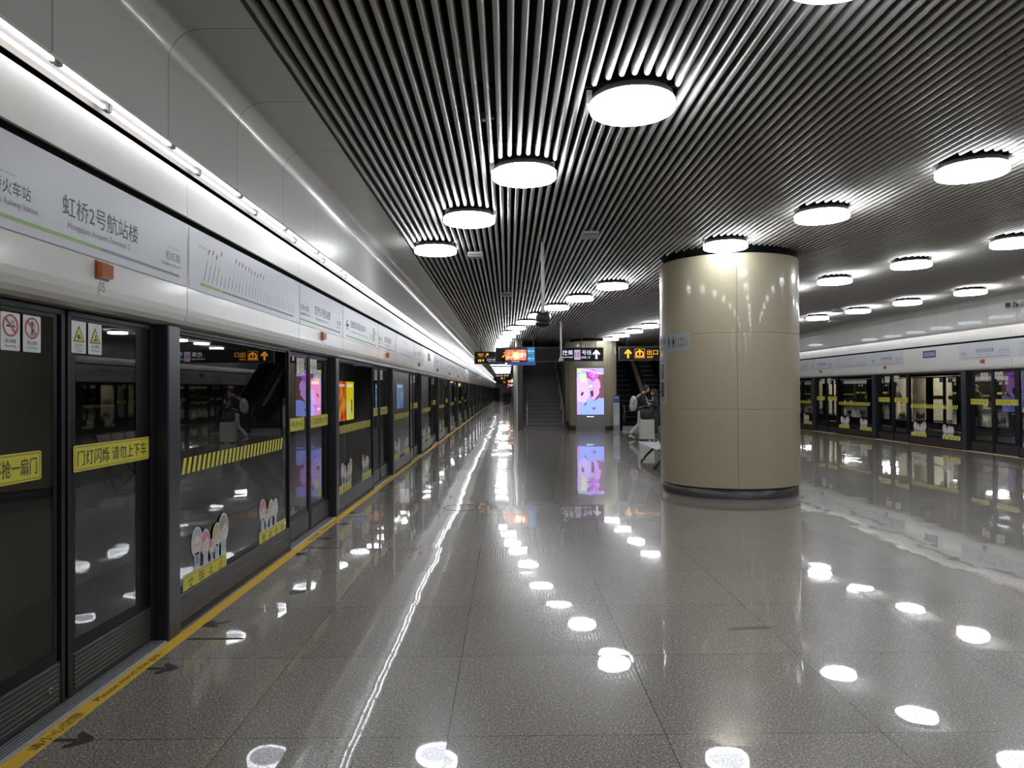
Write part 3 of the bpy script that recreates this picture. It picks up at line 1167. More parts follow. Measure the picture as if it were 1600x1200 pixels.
# ------------------------------------------------------------------ pillars
def pillar(x, y, r, label, near=False, h=3.59):
    t = thing('round_pillar', label, 'pillar', (x, y, 0))
    seam = math.radians({True: 260, False: 300}[near])
    m = MB()
    zs = [.155, 1.31, 2.43, h]
    for a, b in zip(zs[:-1], zs[1:]):
        m.lathe([(r - .012, a), (r - .003, a + .001), (r, a + .005)], CREAM, 96)
        m.lathe([(r, a + .005), (r, b - .005)], CREAM, 96)
        m.lathe([(r, b - .005), (r - .003, b - .001), (r - .012, b)], CREAM, 96)
    m.lathe([(r, h), (r - .05, h + .002)], CREAM, 96)
    m.build('enamel_cladding', t)
    m = MB()
    for q in range(4):
        a = seam + q * PI / 2
        for z0, z1 in zip(zs[:-1], zs[1:]):
            m.tube([((r + .0005) * math.cos(a), (r + .0005) * math.sin(a), z0 + .006), ((r + .0005) * math.cos(a), (r + .0005) * math.sin(a), z1 - .006)], .0022, JOINT, 6)
    for z in zs[1:3]:
        m.lathe([(r - .010, z - .004), (r - .010, z + .004)], JOINT, 64)
    m.build('seams', t)
    m = MB(); m.lathe([(r - .028, 0), (r - .028, .15), (r - .05, .155), (r - .05, .156)], GRAN, 96)
    m.build('granite_base', t)
    m = MB(); m.lathe([(r - .07, h - .02), (r - .07, 4.55)], VOID, 48)
    m.build('dark_core', t)
    return t


big = pillar(3.52, 11.49, 1.064, 'big round cream pillar with granite base in the middle of the platform', True)
pillar(3.54, 29.98, .982, 'round cream pillar behind the tall advertising display')
for i, y in enumerate((59, 68.7, 78.4, 88)):
    pillar(3.3, y, .98, 'distant round cream pillar beyond the stairs, seen in reflection, %s' % ordw(i + 1))
for i, (x, y) in enumerate(((19.6, 33.2), (19.2, 43.5), (20.5, 25.5), (21.5, 38.0), (23.8, 54.0))):
    pillar(x, y, .8, 'round cream pillar on the second platform, behind the right glass, %s' % ordw(i + 1), h=3.69)


def curved(mb, a0, a1, z0, z1, r, m, n=10):
    vs = []
    for k in range(n + 1):
        a = a0 + (a1 - a0) * k / n
        vs += [(r * math.cos(a), r * math.sin(a), z0), (r * math.cos(a), r * math.sin(a), z1)]
    mb.add(vs, [(2 * k, 2 * k + 2, 2 * k + 3, 2 * k + 1) for k in range(n)], m, True)


def on_curve(R, a_mid):
    """x (metres to the right, as read) -> the pillar's surface"""
    def mp(a, b, rr=R):
        t = a_mid + a / R
        return (rr * math.cos(t), rr * math.sin(t), b)
    return mp


VINYL = mat('grey_vinyl', (.40, .40, .41), .45)
R1 = 1.064 + .003
am = math.radians(214)
t = thing('pillar_direction_sign', 'silver lift and toilet sign wrapped round the left of the big pillar', 'sign', (3.52, 11.49, 0))
m = MB(); curved(m, math.radians(160), math.radians(222.3), 2.20, 2.46, R1, VINYL, 16)
m.build('sign_sheet', t)
m = MB(); mp_ = on_curve(R1 + .002, math.radians(207.8))
mp = lambda a, b: mp_(a, 2.20 + (b - 2.165) * 1.238)
mp2 = lambda a, b: mp(a, b)
m.text('无障碍电梯', -.72, -.30, 2.255, 2.335, INK, mp=mp2)
m.text('Elevator', -.55, -.32, 2.19, 2.225, INK, mp=mp2)
for x0 in (-.24, -.09):
    pass
for a, b, c, d in ((-.24, .0, 2.185, 2.19), (-.24, .0, 2.35, 2.355), (-.24, -.235, 2.185, 2.355), (-.005, .0, 2.185, 2.355), (-.122, -.119, 2.19, 2.35)):
    m.add([mp(a, c), mp(b, c), mp(b, d), mp(a, d)], [(0, 1, 2, 3)], INK)
for cx, w_ in ((-.18, .022), (-.06, .034)):
    m.add([mp(cx + .012 * math.cos(q * .7), 2.33 + .012 * math.sin(q * .7)) for q in range(9)], [tuple(range(9))], INK)
    m.add([mp(cx - .02, 2.31), mp(cx + .02, 2.31), mp(cx + w_, 2.25), mp(cx + .012, 2.25), mp(cx + .012, 2.20), mp(cx - .012, 2.20), mp(cx - .012, 2.25), mp(cx - w_, 2.25)], [tuple(range(8))], INK)
m.text('(', .045, .065, 2.19, 2.33, INK, mp=mp2)
m.text('出站', .085, .165, 2.275, 2.32, INK, mp=mp2)
m.text('至机场', .075, .185, 2.205, 2.25, INK, mp=mp2)
m.text(')', .20, .22, 2.19, 2.33, INK, mp=mp2)
m.build('lettering', t)
t = thing('pillar_notice_board', 'silver notice sheet with two dark panels on the left of the big pillar', 'notice', (3.52, 11.49, 0))
m = MB(); curved(m, math.radians(147), math.radians(193.5), 1.365, 2.115, R1, VINYL, 12); m.build('notice_sheet', t)
m = MB()
dkp = mat('notice_dark', (.02, .026, .023), .3)
curved(m, math.radians(152), math.radians(188.5), 1.77, 2.01, R1 + .002, dkp, 12)
curved(m, math.radians(152), math.radians(188.5), 1.485, 1.725, R1 + .002, dkp, 12)
m.build('dark_panels', t)
m = MB(); mp = on_curve(R1 + .004, math.radians(179))
mp2 = lambda a, b: mp(a, b)
m.text('车站导引', -.25, .11, 2.035, 2.08, INK, mp=mp2)
m.text('Station', .14, .21, 2.045, 2.06, INK, mp=mp2)
m.add([mp(.02, 1.42), mp(.13, 1.42), mp(.13, 1.45), mp(.02, 1.45)], [(0, 1, 2, 3)], GREYINK)
for z in (1.95, 1.89, 1.81, 1.67, 1.61, 1.53):
    for q in range(4):
        a = -.12 + q * .045
        m.add([mp(a, z - .012), mp(a + .03, z - .012), mp(a + .03, z + .012), mp(a, z + .012)], [(0, 1, 2, 3)], VINYL)
m.build('lettering', t)

# ------------------------------------------------------------------ ceiling fittings
def dome_camera(x, y, zb, s, label, col=BLACK):
    t = thing('pole_camera', label, 'camera', (x, y, 0))
    m = MB(); m.tube([(0, 0, zb + .17 * s), (0, 0, ZS + .1)], .025, mat('pole_grey', (.42, .42, .41), .4, .3), 12); m.build('pole', t)
    m = MB(); m.lathe([(0, zb + .20 * s), (.085 * s, zb + .20 * s), (.10 * s, zb + .16 * s), (.10 * s, zb + .10 * s), (.09 * s, zb + .07 * s)], col, 20); m.build('housing', t)
    m = MB(); m.lathe([(.09 * s, zb + .085 * s), (.112 * s, zb + .07 * s), (.108 * s, zb + .03 * s), (.06 * s, zb + .0), (0, zb - .005)], mat('dome_black', (.01, .01, .012), .12), 20); m.build('dome', t)
    return t


dome_camera(.51, 10.24, 2.50, 1.0, 'black dome camera on a long grey pole from the ceiling, in mid platform')
dome_camera(1.64, 22.0, 2.44, .7, 'small grey camera on a white pole in front of the interchange sign', mat('camera_grey', (.4, .4, .4), .4))


def box_device(x, y, label, z=ZS, w_=.22):
    t = thing('ceiling_speaker', label, 'ceiling device', (x, y, 0))
    g = mat('device_grey', (.33, .33, .33), .45)
    m = MB(); m.box(-w_ / 2, w_ / 2, -.09, .09, z - .10, z - .03, g); m.build('body', t)
    m = MB()
    for a in (-.06, .06):
        m.box(a - .01, a + .01, -.03, .03, z - .04, z + .03, BLACK)
    m.build('bracket', t)
    m = MB(); m.box(-w_ / 2 + .015, w_ / 2 - .015, -.093, -.089, z - .09, z - .06, mat('device_grille', (.12, .12, .12), .6)); m.build('grille', t)


box_device(1.09, 9.43, 'grey box device under the ceiling slats, between pole and big pillar')
box_device(-.47, 10.78, 'grey box device under the ceiling slats near the left soffit')
box_device(0.0, 15.2, 'small grey box device under the slats, left of the dome camera', w_=.2)
box_device(8.6, 18.7, 'grey box device under the slats right of the big pillar')
box_device(9.8, 21.6, 'farthest grey box device by the right-hand soffit', w_=.24)
m = MB(); m.box(-.06, .06, -.10, .10, 3.38, 3.52, mat('device_grey', (.33, .33, .33), .45)); m.box(-.07, -.06, -.06, .06, 3.40, 3.50, BLACK); m.box(.06, .2, -.03, .03, 3.42, 3.48, BLACK)
m.build('wall_camera', None, (11.25, 16.05, 0), .3, category='camera', label='grey box camera on the right upper wall at the edge of the picture')
m = MB(); m.lathe([(0, 3.76), (.09, 3.77), (.10, 3.80), (0, 3.80)], mat('detector', (.05, .05, .05), .5), 16)
m.build('smoke_detector', None, (-.18, 5.7, 0), None, category='detector', label='dark round detector between the slats left of the nearest lamps')

# ------------------------------------------------------------------ hanging signs
def up_arrow(m, cx, z0, z1, col, y):
    h = z1 - z0
    m.rect(cx - h * .11, cx + h * .11, z0, z0 + h * .72, col, y)
    m.bar((cx - h * .36, z0 + h * .50), (cx + h * .03, z1 - h * .07), h * .20, col, y - .0005)
    m.bar((cx + h * .36, z0 + h * .50), (cx - h * .03, z1 - h * .07), h * .20, col, y - .001)
    m.poly([(cx - h * .12, y - .0012, z1 - h * .12), (cx + h * .12, y - .0012, z1 - h * .12), (cx, y - .0012, z1)], col)


def diag_arrow(m, cx, cz, s, col, y):
    m.bar((cx - s * .5, cz - s * .5), (cx + s * .35, cz + s * .35), s * .26, col, y)
    m.rect(cx - s * .25, cx + s * .5, cz + s * .26, cz + s * .5, col, y - .0005)
    m.rect(cx + s * .26, cx + s * .5, cz - s * .25, cz + s * .5, col, y - .001)


def hanger(m, x, y, z0):
    m.tube([(x, y, z0), (x, y, ZS + .1)], .012, FRAME, 6)


def sign_box(t, w_, z0, z1, d=.14):
    m = MB(); m.box(0, w_, 0, d, z0, z1, PLATE); m.build('board', t)
    m = MB()
    fr = mat('sign_frame', (.09, .09, .095), .3, .5)
    m.box(-.012, 0, -.006, d + .006, z0 - .01, z1 + .01, fr); m.box(w_, w_ + .012, -.006, d + .006, z0 - .01, z1 + .01, fr)
    m.box(0, w_, -.006, d + .006, z1, z1 + .012, fr); m.box(0, w_, -.006, d + .006, z0 - .012, z0, fr)
    m.build('frame', t)


SS = 26.5 / 22.5
t = thing('interchange_sign', 'long black hanging sign for the interchange with a white up arrow', 'sign', (.02 * SS, 26.5, 1.6 * (1 - SS)))
t.scale = (SS,) * 3
sign_box(t, 2.97, 2.52, 2.93)
m = MB(); y = -.008
m.text('换乘', 1.70, 2.03, 2.71, 2.86, LITW, y)
m.text('Interchange', 1.62, 2.03, 2.61, 2.67, LITW, y)
m.rect(2.07, 2.26, 2.56, 2.87, VIO, y)
m.text('10', 2.10, 2.23, 2.64, 2.79, INK, y - .002)
m.text('号线', 2.31, 2.60, 2.71, 2.86, LITW, y)
m.text('LINE 10', 2.28, 2.56, 2.60, 2.665, LITW, y)
up_arrow(m, 2.76, 2.58, 2.87, LITW, y)
m.build('lettering', t)
m = MB(); hanger(m, .8, .07, 2.93); hanger(m, 2.3, .07, 2.93); hanger(m, 2.75, .07, 2.93); m.build('hanger', t)

t = thing('exit_sign', 'black hanging exit sign with orange arrow beside the big pillar', 'sign', (3.50 * SS, 26.5, 1.6 * (1 - SS)))
t.scale = (SS,) * 3
sign_box(t, 3.55, 2.54, 2.94)
m = MB()
up_arrow(m, .27, 2.60, 2.88, ORANGE, y)
# exit pictogram in its frame
for a, b, c, d in ((.48, .79, 2.60, 2.608), (.48, .79, 2.884, 2.892), (.48, .488, 2.6, 2.892), (.782, .79, 2.6, 2.892)):
    m.rect(a, b, c, d, ORANGE, y)
m.rect(.51, .76, 2.63, 2.67, ORANGE, y)
m.rect(.51, .55, 2.63, 2.79, ORANGE, y); m.rect(.72, .76, 2.63, 2.79, ORANGE, y)
m.bar((.53, 2.78), (.575, 2.82), .03, ORANGE, y); m.bar((.74, 2.78), (.695, 2.82), .03, ORANGE, y)
up_arrow(m, .635, 2.69, 2.87, ORANGE, y)
m.text('出口', .86, 1.20, 2.70, 2.86, ORANGE, y)
m.text('EXIT', .87, 1.06, 2.60, 2.66, ORANGE, y)
up_arrow(m, 3.27, 2.60, 2.88, LITW, y)
m.text('换乘', 2.20, 2.53, 2.72, 2.87, LITW, y)
m.text('Interchange', 2.12, 2.53, 2.62, 2.68, LITW, y)
m.rect(2.57, 2.76, 2.57, 2.88, VIO, y)
m.text('10', 2.60, 2.73, 2.65, 2.80, INK, y - .002)
m.text('号线', 2.81, 3.08, 2.72, 2.87, LITW, y)
m.text('LINE 10', 2.78, 3.06, 2.62, 2.675, LITW, y)
m.build('lettering', t)
m = MB(); hanger(m, .25, .07, 2.94); hanger(m, 1.9, .07, 2.94); hanger(m, 3.3, .07, 2.94); m.build('hanger', t)

t = thing('exit_arrow_sign', 'small dark grey sign with an orange slanting arrow behind the screen', 'sign', (-.36 * SS, 26.2, 1.6 * (1 - SS)))
t.scale = (SS,) * 3
sign_box(t, .37, 2.50, 2.93, .10)
m = MB(); diag_arrow(m, .29, 2.72, .16, ORANGE, y); m.build('lettering', t)
m = MB(); hanger(m, .2, .05, 2.93); m.build('hanger', t)

t = thing('left_exit_sign', 'two-row black hanging sign with orange exit text over the left aisle', 'sign', (-1.10 * 28.5 / 24.4, 28.5, 1.6 * (1 - 28.5 / 24.4)))
t.scale = (28.5 / 24.4,) * 3
sign_box(t, 1.15, 2.53, 2.925)
m = MB()
m.text('出口', .11, .29, 2.80, 2.88, ORANGE, y); m.text('EXIT', .16, .26, 2.765, 2.79, ORANGE, y)
diag_arrow(m, .41, 2.825, .10, ORANGE, y)
m.rect(.78, .86, 2.765, 2.89, VIO, y)
m.rect(0, 1.15, 2.725, 2.74, mat('sign_divider', (.12, .12, .12), .5), y)
for a in (.11, .17):
    m.rect(a, a + .045, 2.595, 2.67, ORANGE, y); 
up_arrow(m, .28, 2.59, 2.68, ORANGE, y)
m.text('卫生间 无障碍电梯', .40, .92, 2.63, 2.69, LITW, y)
m.text('Toilet  Elevator', .44, .80, 2.58, 2.60, LITW, y)
m.build('lettering', t)
m = MB(); hanger(m, .2, .07, 2.925); hanger(m, .95, .07, 2.925); m.build('hanger', t)


def picture_mat(name, cols, scale, emit, detail=3.):
    """glowing picture: a few colours in soft patches"""
    m = bpy.data.materials.new(name); m.use_nodes = True
    nt = m.node_tree
    b = nt.nodes['Principled BSDF']
    g = nd(nt, 'ShaderNodeTexCoord')
    n = nd(nt, 'ShaderNodeTexNoise'); n.inputs['Scale'].default_value = scale; n.inputs['Detail'].default_value = detail
    nt.links.new(g.outputs['Object'], n.inputs['Vector'])
    r = nd(nt, 'ShaderNodeValToRGB')
    el = r.color_ramp.elements
    for i, c in enumerate(cols):
        p = .32 + .36 * i / max(1, len(cols) - 1)
        if i < 2:
            el[i].position = p; el[i].color = (*c, 1)
        else:
            e = el.new(p); e.color = (*c, 1)
    nt.links.new(n.outputs['Fac'], r.inputs[0])
    nt.links.new(r.outputs[0], b.inputs['Emission Color'])
    b.inputs['Emission Strength'].default_value = emit * .62
    b.inputs['Base Color'].default_value = (.02, .02, .02, 1)
    b.inputs['Roughness'].default_value = .2
    return m


TVF = picture_mat('tv_picture', [(.55, .02, .01), (.85, .10, .02), (.9, .35, .12), (.95, .6, .5)], 9, 1.2)


def tv(x, y, z0, label, s=1.):
    t = thing('hanging_screen', label, 'screen', (x, y, z0))
    m = MB(); m.box(0, .92 * s, 0, .07, 0, .55 * s, BLACK); m.build('casing', t)
    m = MB(); yy = -.003
    m.rect(.02 * s, .64 * s, .15 * s, .46 * s, TVF, yy)
    m.disc(.34 * s, .29 * s, .10 * s, E_('tv_yellow', (1, .6, .12), 1.3), yy - .001, .11 * s)
    m.disc(.34 * s, .28 * s, .055 * s, E_('tv_lightblue', (.45, .75, 1), 1.3), yy - .002, .065 * s)
    m.disc(.50 * s, .29 * s, .035 * s, E_('tv_white', (1, .8, .75), 1.3), yy - .001, .06 * s)
    m.rect(0, .92 * s, .0, .09 * s, E_('tv_navy', (.01, .02, .12), 1.), yy)
    m.rrect(.01 * s, .07 * s, .012 * s, .08 * s, E_('tv_badge', (.6, .7, 1), .8), yy - .001, .01 * s)
    m.text('请注意安全', .20 * s, .44 * s, .105 * s, .125 * s, E_('tv_white', (1, .8, .75), 1.3), yy - .001)
    m.rect(.67 * s, .90 * s, .02 * s, .54 * s, E_('tv_deep', (.0, .03, .12), 1.), yy - .001)
    cy = E_('tv_cyan', (.1, .7, 1), 1.3)
    for q, (tx, h) in enumerate((('下一班', .025), ('03:46', .06), ('开往徐泾东', .025), ('下一班', .025), ('08:35', .06), ('开往徐泾东', .025))):
        zc = (.50, .425, .355, .275, .20, .13)[q] * s
        m.text(tx, (.70 if h < .05 else .69) * s, (.87 if h < .05 else .88) * s, zc - h / 2 * s, zc + h / 2 * s, cy, yy - .002)
    m.build('display', t)
    m = MB(); m.tube([(.02, .05, .5 * s), (.02, .05, ZS + .1 - z0)], .010, FRAME, 6); m.tube([(.85 * s, .05, .5 * s), (.85 * s, .05, ZS + .1 - z0)], .010, FRAME, 6); m.build('hanger', t)


tv(-.09, 25.6, 2.51, 'lit hanging screen with a fiery picture and blue timetable, at the left aisle', 25.6 / 21.6)
tv(.02, 62, 2.15, 'distant lit screen down the left aisle, nearer one', 1.15)
tv(.02, 72, 1.95, 'distant lit screen down the left aisle, farther one', 1.0)
for i, (x, y, w_, z0, z1) in enumerate(((-1.05, 56, 1.35, 2.45, 2.92), (-.72, 75, .8, 2.35, 2.7))):
    t = thing('far_aisle_sign', 'small black hanging sign far down the left aisle, %s of two' % ('nearer' if i == 0 else 'farther'), 'sign', (x, y, 0))
    sign_box(t, w_, z0, z1)
    m = MB(); m.text('卫生间 电梯', .1, w_ - .2, z0 + .28, z1 - .08, LITW, y=-.01)
    m.rect(w_ * .4, w_ * .5, z0 + .08, z0 + .20, ORANGE, -.01); up_arrow(m, w_ * .6, z0 + .07, z0 + .20, ORANGE, -.01)
    m.build('lettering', t)
    m = MB(); hanger(m, .2, .07, z1); hanger(m, w_ - .2, .07, z1); m.build('hanger', t)

# ------------------------------------------------------------------ staircase
STAIR = mat('stair_granite', (.13, .115, .112), .35, noise=.25, nscale=25)
NOSE = mat('stair_nosing', (.035, .032, .03), .5)
t = thing('staircase', 'dark granite staircase with steel handrails rising from the platform', 'staircase', (0, 29.9, 0))
m = MB()
SXA, SXB = .64, 2.44
NS, RISE, TREAD = 27, .155, .30
for k in range(NS):
    m.box(SXA, SXB, k * TREAD, NS * TREAD, k * RISE, (k + 1) * RISE, STAIR)
m.build('steps', t)
m = MB()
for k in range(NS):
    m.box(SXA, SXB, k * TREAD - .012, k * TREAD + .05, (k + 1) * RISE - .012, (k + 1) * RISE + .003, NOSE)
m.build('nosings', t)
for xx, nm in ((.80, 'l'), (2.30, 'r')):
    m = MB()
    sl_ = RISE / TREAD
    L = NS * TREAD - .5
    for zz, r in ((.92, .022), (.72, .016)):
        m.tube([(xx, -.06, zz - .12), (xx, -.02, zz + .0), (xx, .3, zz + .3 * sl_), (xx, L, zz + L * sl_)], r, HAND, 8)
    m.build('handrail', t)
    for k in range(0, 26, 4):
        m = MB(); yy = .05 + k * TREAD
        m.tube([(xx, yy, k * RISE if k else 0), (xx, yy, .92 + yy * sl_)], .02, HAND, 8)
        m.build('rail_post', t)
w = MB()
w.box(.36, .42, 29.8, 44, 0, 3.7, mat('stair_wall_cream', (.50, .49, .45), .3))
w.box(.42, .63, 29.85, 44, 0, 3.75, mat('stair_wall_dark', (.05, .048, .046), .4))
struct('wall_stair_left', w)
w = MB()
w.box(2.46, 2.90, 30.6, 42, .28, 4.6, mat('stair_wall_right', (.28, .26, .20), .35, noise=.04))
w.box(2.46, 2.90, 30.6, 42, 0, .28, GRAN)
struct('wall_stair_right', w)

# ------------------------------------------------------------------ advertising display and information stand
t = thing('advert_display', 'tall grey lit advertising display showing a woman with a magenta flower', 'display', (2.72, 28.7, 0))
GR = mat('display_grey', (.20, .195, .19), .35)
m = MB(); m.rbox(0, 1.15, 0, .22, 0, 2.55, GR, .02); m.build('casing', t)
m = MB(); W_, z0, z1 = 1.07, .64, 2.49
y = -.004
AD = {k: E_('ad_' + k, c, 1.0) for k, c in dict(lav=(.40, .36, .95), sky=(.27, .38, .98), mag=(.55, .10, .85), pink=(.62, .34, .85), skin=(.50, .30, .62), brown=(.16, .06, .07),
                                              dark=(.06, .03, .05), yel=(.72, .80, .05), white=(.9, .9, 1), teal=(.38, .72, .86), rose=(.62, .45, .95), ygr=(.75, .78, .45)).items()}
X0 = .04
m.rect(X0, X0 + W_, z0, z1, AD['lav'], y)
P = lambda pts, c, q: m.poly([(X0 + a * W_, y - .001 * q, z0 + b * (z1 - z0)) for a, b in pts], AD[c])
P([(0, .0), (.95, .0), (1, .30), (.7, .36), (.45, .30), (.2, .28), (.05, .2)], 'sky', 1)
P([(0, .3), (.3, .25), (.5, .45), (.42, .75), (.2, .9), (0, .8)], 'rose', 1)
P([(.35, .95), (.45, .88), (1, .86), (1, .36), (.88, .34), (.82, .55), (.7, .70), (.5, .73), (.38, .80)], 'brown', 2)
P([(.60, .70), (.64, .77), (.78, .78), (.86, .70), (.88, .58), (.80, .54), (.66, .55), (.62, .62)], 'pink', 3)
P([(.40, .80), (.52, .76), (.62, .70), (.60, .56), (.50, .52), (.44, .60)], 'skin', 3)
P([(.55, .36), (.60, .52), (.72, .55), (.84, .52), (.78, .40), (.66, .30)], 'pink', 4)
P([(.48, .50), (.60, .52), (.62, .42), (.54, .36)], 'dark', 5)
P([(.60, .28), (.90, .38), (.88, .50), (.76, .40)], 'brown', 5)
for a, b, r in ((.50, .90, .09), (.58, .93, .09), (.66, .90, .10), (.60, .84, .11), (.50, .85, .08), (.72, .84, .09), (.64, .78, .09)):
    m.disc(X0 + a * W_, z0 + b * (z1 - z0), r, AD['mag'], y - .0055 - .0002 * (a * 10 % 3))
for a, b, r in ((.56, .89, .035), (.65, .87, .04), (.60, .82, .035)):
    m.disc(X0 + a * W_, z0 + b * (z1 - z0), r, AD['pink'], y - .0068)
m.disc(X0 + .20 * W_, z0 + .83 * 1.85, .15, AD['teal'], y - .003, .13)
m.disc(X0 + .22 * W_, z0 + .80 * 1.85, .09, AD['ygr'], y - .004, .12)
P([(.15, .70), (.34, .72), (.30, .88), (.2, .86)], 'ygr', 5)
P([(.03, .91), (.17, .91), (.17, .985), (.03, .985)], 'yel', 6)
m.bar((X0 + .18, z0 + 1.80), (X0 + .62, z0 + 1.72), .025, AD['white'], y - .007)
m.bar((X0 + .60, z0 + 1.72), (X0 + .98, z0 + 1.60), .03, AD['white'], y - .0075)
m.disc(X0 + .52 * W_, z0 + .61 * 1.85, .06, AD['white'], y - .006)
m.disc(X0 + .72 * W_, z0 + .645 * 1.85, .018, AD['brown'], y - .006, .01)
m.disc(X0 + .64 * W_, z0 + .60 * 1.85, .015, AD['mag'], y - .006, .008)
P([(.12, .42), (.2, .50), (.26, .46), (.18, .40)], 'dark', 3)
P([(.10, .36), (.13, .45), (.09, .40)], 'white', 3)
P([(.24, .17), (.30, .26), (.38, .25), (.30, .20)], 'brown', 4)
P([(.50, .14), (.70, .16), (.62, .08), (.60, .13)], 'brown', 4)
P([(0, .0), (.09, .0), (.12, .22), (0, .2)], 'skin', 4)
m.build('lit_picture', t)
m = MB(); lg = E_('logo_white', (.75, .95, .95), 1.2)
m.rect(.43, .50, .54, .575, lg, -.004)
for q in range(5):
    m.rect(.51 + q * .042, .545 + q * .042, .543, .570, lg, -.004)
m.v = m.v; m.build('glowing_logo', t)
for o in list(bpy.data.objects):
    pass

t = thing('information_stand', 'slim blue and white information stand left of the escalators', 'stand', (4.19, 28.6, 0))
m = MB(); m.rbox(0, .25, 0, .12, 0, .22, mat('stand_base', (.25, .25, .26), .3, .6), .01); m.build('base', t)
m = MB(); m.rbox(0, .25, 0, .10, .22, 1.38, mat('stand_white', (.45, .48, .50), .35), .01); m.build('body', t)
m = MB(); m.rect(.0, .25, 1.10, 1.38, mat('stand_blue', (.03, .05, .22), .4), -.002)
m.rect(.04, .21, 1.29, 1.32, PAPER, -.004)
for c in range(2):
    for r in range(7):
        m.rect(.045 + c * .10, .105 + c * .10, .62 + r * .065, .645 + r * .065, GREYINK, -.003)
m.build('lettering', t)

# ------------------------------------------------------------------ escalators
EB = mat('escalator_black', (.008, .008, .009), .3, spec=.25)
EST = mat('escalator_step', (.006, .006, .007), .5, 0, spec=.1)
INC = math.tan(math.radians(30))


def nose(y):
    return max(0, (y - 1.6)) * INC


def escalator(x0, x1, label):
    t = thing('escalator', label, 'escalator', (x0, 29.0, 0))
    w_ = x1 - x0
    m = MB()
    y = 0.9
    k = 0
    m.box(.16, w_ - .16, .1, 1.7, 0, .02, EST)
    while k < 26:
        ys = 1.6 + k * .40; zs = (k + 1) * .40 * INC
        m.box(.16, w_ - .16, ys, ys + .42, max(0, zs - .6), zs, EST)
        k += 1
    m.build('steps', t)
    m = MB()
    for k in range(26):
        ys = 1.6 + k * .40; zs = (k + 1) * .40 * INC
        m.box(.17, w_ - .17, ys - .006, ys + .004, zs - .02, zs + .002, mat('step_edge', (.07, .07, .07), .4, .3))
    m.build('step_edges', t)
    pts_top = [(0, .78), (.10, .93), (.3, .98), (1.3, .98)] + [(1.6 + q, .98 + q * INC) for q in (.5, 3, 6, 10.4)]
    for sx, nm in ((.04, 'l'), (w_ - .10, 'r')):
        m = MB()
        poly = [(-.02, .35)] + pts_top + [(12.0, 9.4 * INC)] + [(1.9, .0), (0.25, 0), (.05, .12)]
        m.extrude(poly, sx, sx + .06, lambda p, q: (q, p[0], p[1]), EB)
        m.build('balustrade', t)
        m = MB()
        hp = [(sx + .03, .35, .10), (sx + .03, .06, .22), (sx + .03, -.08, .45), (sx + .03, -.08, .68), (sx + .03, .04, .90), (sx + .03, .22, 1.0), (sx + .03, 1.4, 1.0)] + [(sx + .03, 1.6 + q, 1.0 + q * INC) for q in (.5, 3, 6, 10.4)]
        m.tube(hp, .038, RUBD, 8)
        m.build('handrail', t)
        m = MB(); m.tube([(sx - .01, .13, .45), (sx + .08, .13, .45)], .18, mat('newel_disc', (.30, .29, .28), .25, .8), 20)
        m.build('newel_cap', t)
    m = MB()
    for sx in (.10, w_ - .16):
        m.extrude([(0.2, .0), (0.2, .14), (1.7, .14), (12, .14 + 10.3 * INC), (12, 10.3 * INC - .1), (1.7, 0)], sx, sx + .06, lambda p, q: (q, p[0], p[1]), mat('skirt', (.22, .22, .22), .3, .8))
    m.build('skirt', t)
    m = MB(); m.box(.0, w_, 0.0, .12, 0, .16, mat('skirt', (.22, .22, .22), .3, .8)); m.box(.16, w_ - .16, -1.0, .4, .003, .006, mat('comb_plate', (.35, .35, .35), .3, .8)); m.build('comb_plate', t)
    return t


escalator(4.62, 5.84, 'left black escalator beside the information stand')
escalator(6.02, 7.22, 'right black escalator, mostly behind the big pillar')
t = thing('escalator_divider', 'copper coloured sloping cladding between the two escalators', 'cladding', (5.84, 29.0, 0))
m = MB()
m.extrude([(.9, .0), (.9, .93), (1.6, .95), (12, .95 + 10.4 * INC), (12, 10.4 * INC - .3), (2.2, 0)], .0, .18, lambda p, q: (q, p[0], p[1]), COPPER)
m.build('sloping_deck', t)
for k in range(5):
    m = MB(); yy = 2.4 + k * 1.5; zz = .96 + (yy - 1.6) * INC
    m.ball((.09, yy, zz), (.045, .045, .03), BLACK, 10); m.build('deck_stud', t)
t = thing('escalator_truss_cover', 'black sloping side cover on the right of the escalators', 'cladding', (7.22, 29.0, 0))
m = MB(); m.extrude([(.3, 0), (.9, .5), (1.6, .6), (12, .6 + 10.4 * INC), (12, 10.4 * INC - 1.6), (4.6, 0)], .0, .1, lambda p, q: (q, p[0], p[1]), EB); m.build('cover', t)

# ------------------------------------------------------------------ bench
t = thing('metal_bench', 'perforated steel waiting bench with curved black legs behind the big pillar', 'bench', (2.95, 14.25, 0))
PERF = mat('perforated_steel', (.42, .38, .42), .35, .5, noise=.15, nscale=200)
for k in range(4):
    y0 = k * .53
    m = MB()
    pr = [(0, .415), (.02, .435), (.25, .425), (.42, .42), (.47, .44), (.47, .425), (.42, .405), (.02, .41)]
    m.extrude(pr, y0 + .01, y0 + .52, lambda p, q: (p[0], q, p[1]), PERF)
    s_ = m.build('seat', t)
    m = MB()
    m.extrude([(.50, .50), (.58, .78), (.595, .775), (.515, .50)], y0 + .03, y0 + .50, lambda p, q: (p[0], q, p[1]), PERF)
    m.build('backrest', t)
for yy in (.35, 1.78):
    m = MB()
    m.tube([(.02, yy, .02), (.05, yy, .05), (.12, yy, .15), (.24, yy, .26), (.38, yy, .38)], [.022, .024, .026, .028, .03], RUBD, 8)
    m.tube([(.58, yy, .02), (.50, yy, .10), (.38, yy, .38), (.52, yy, .52)], [.022, .026, .03, .02], RUBD, 8)
    m.ball((.02, yy, .025), .03, RUBD, 8)
    m.build('leg', t)
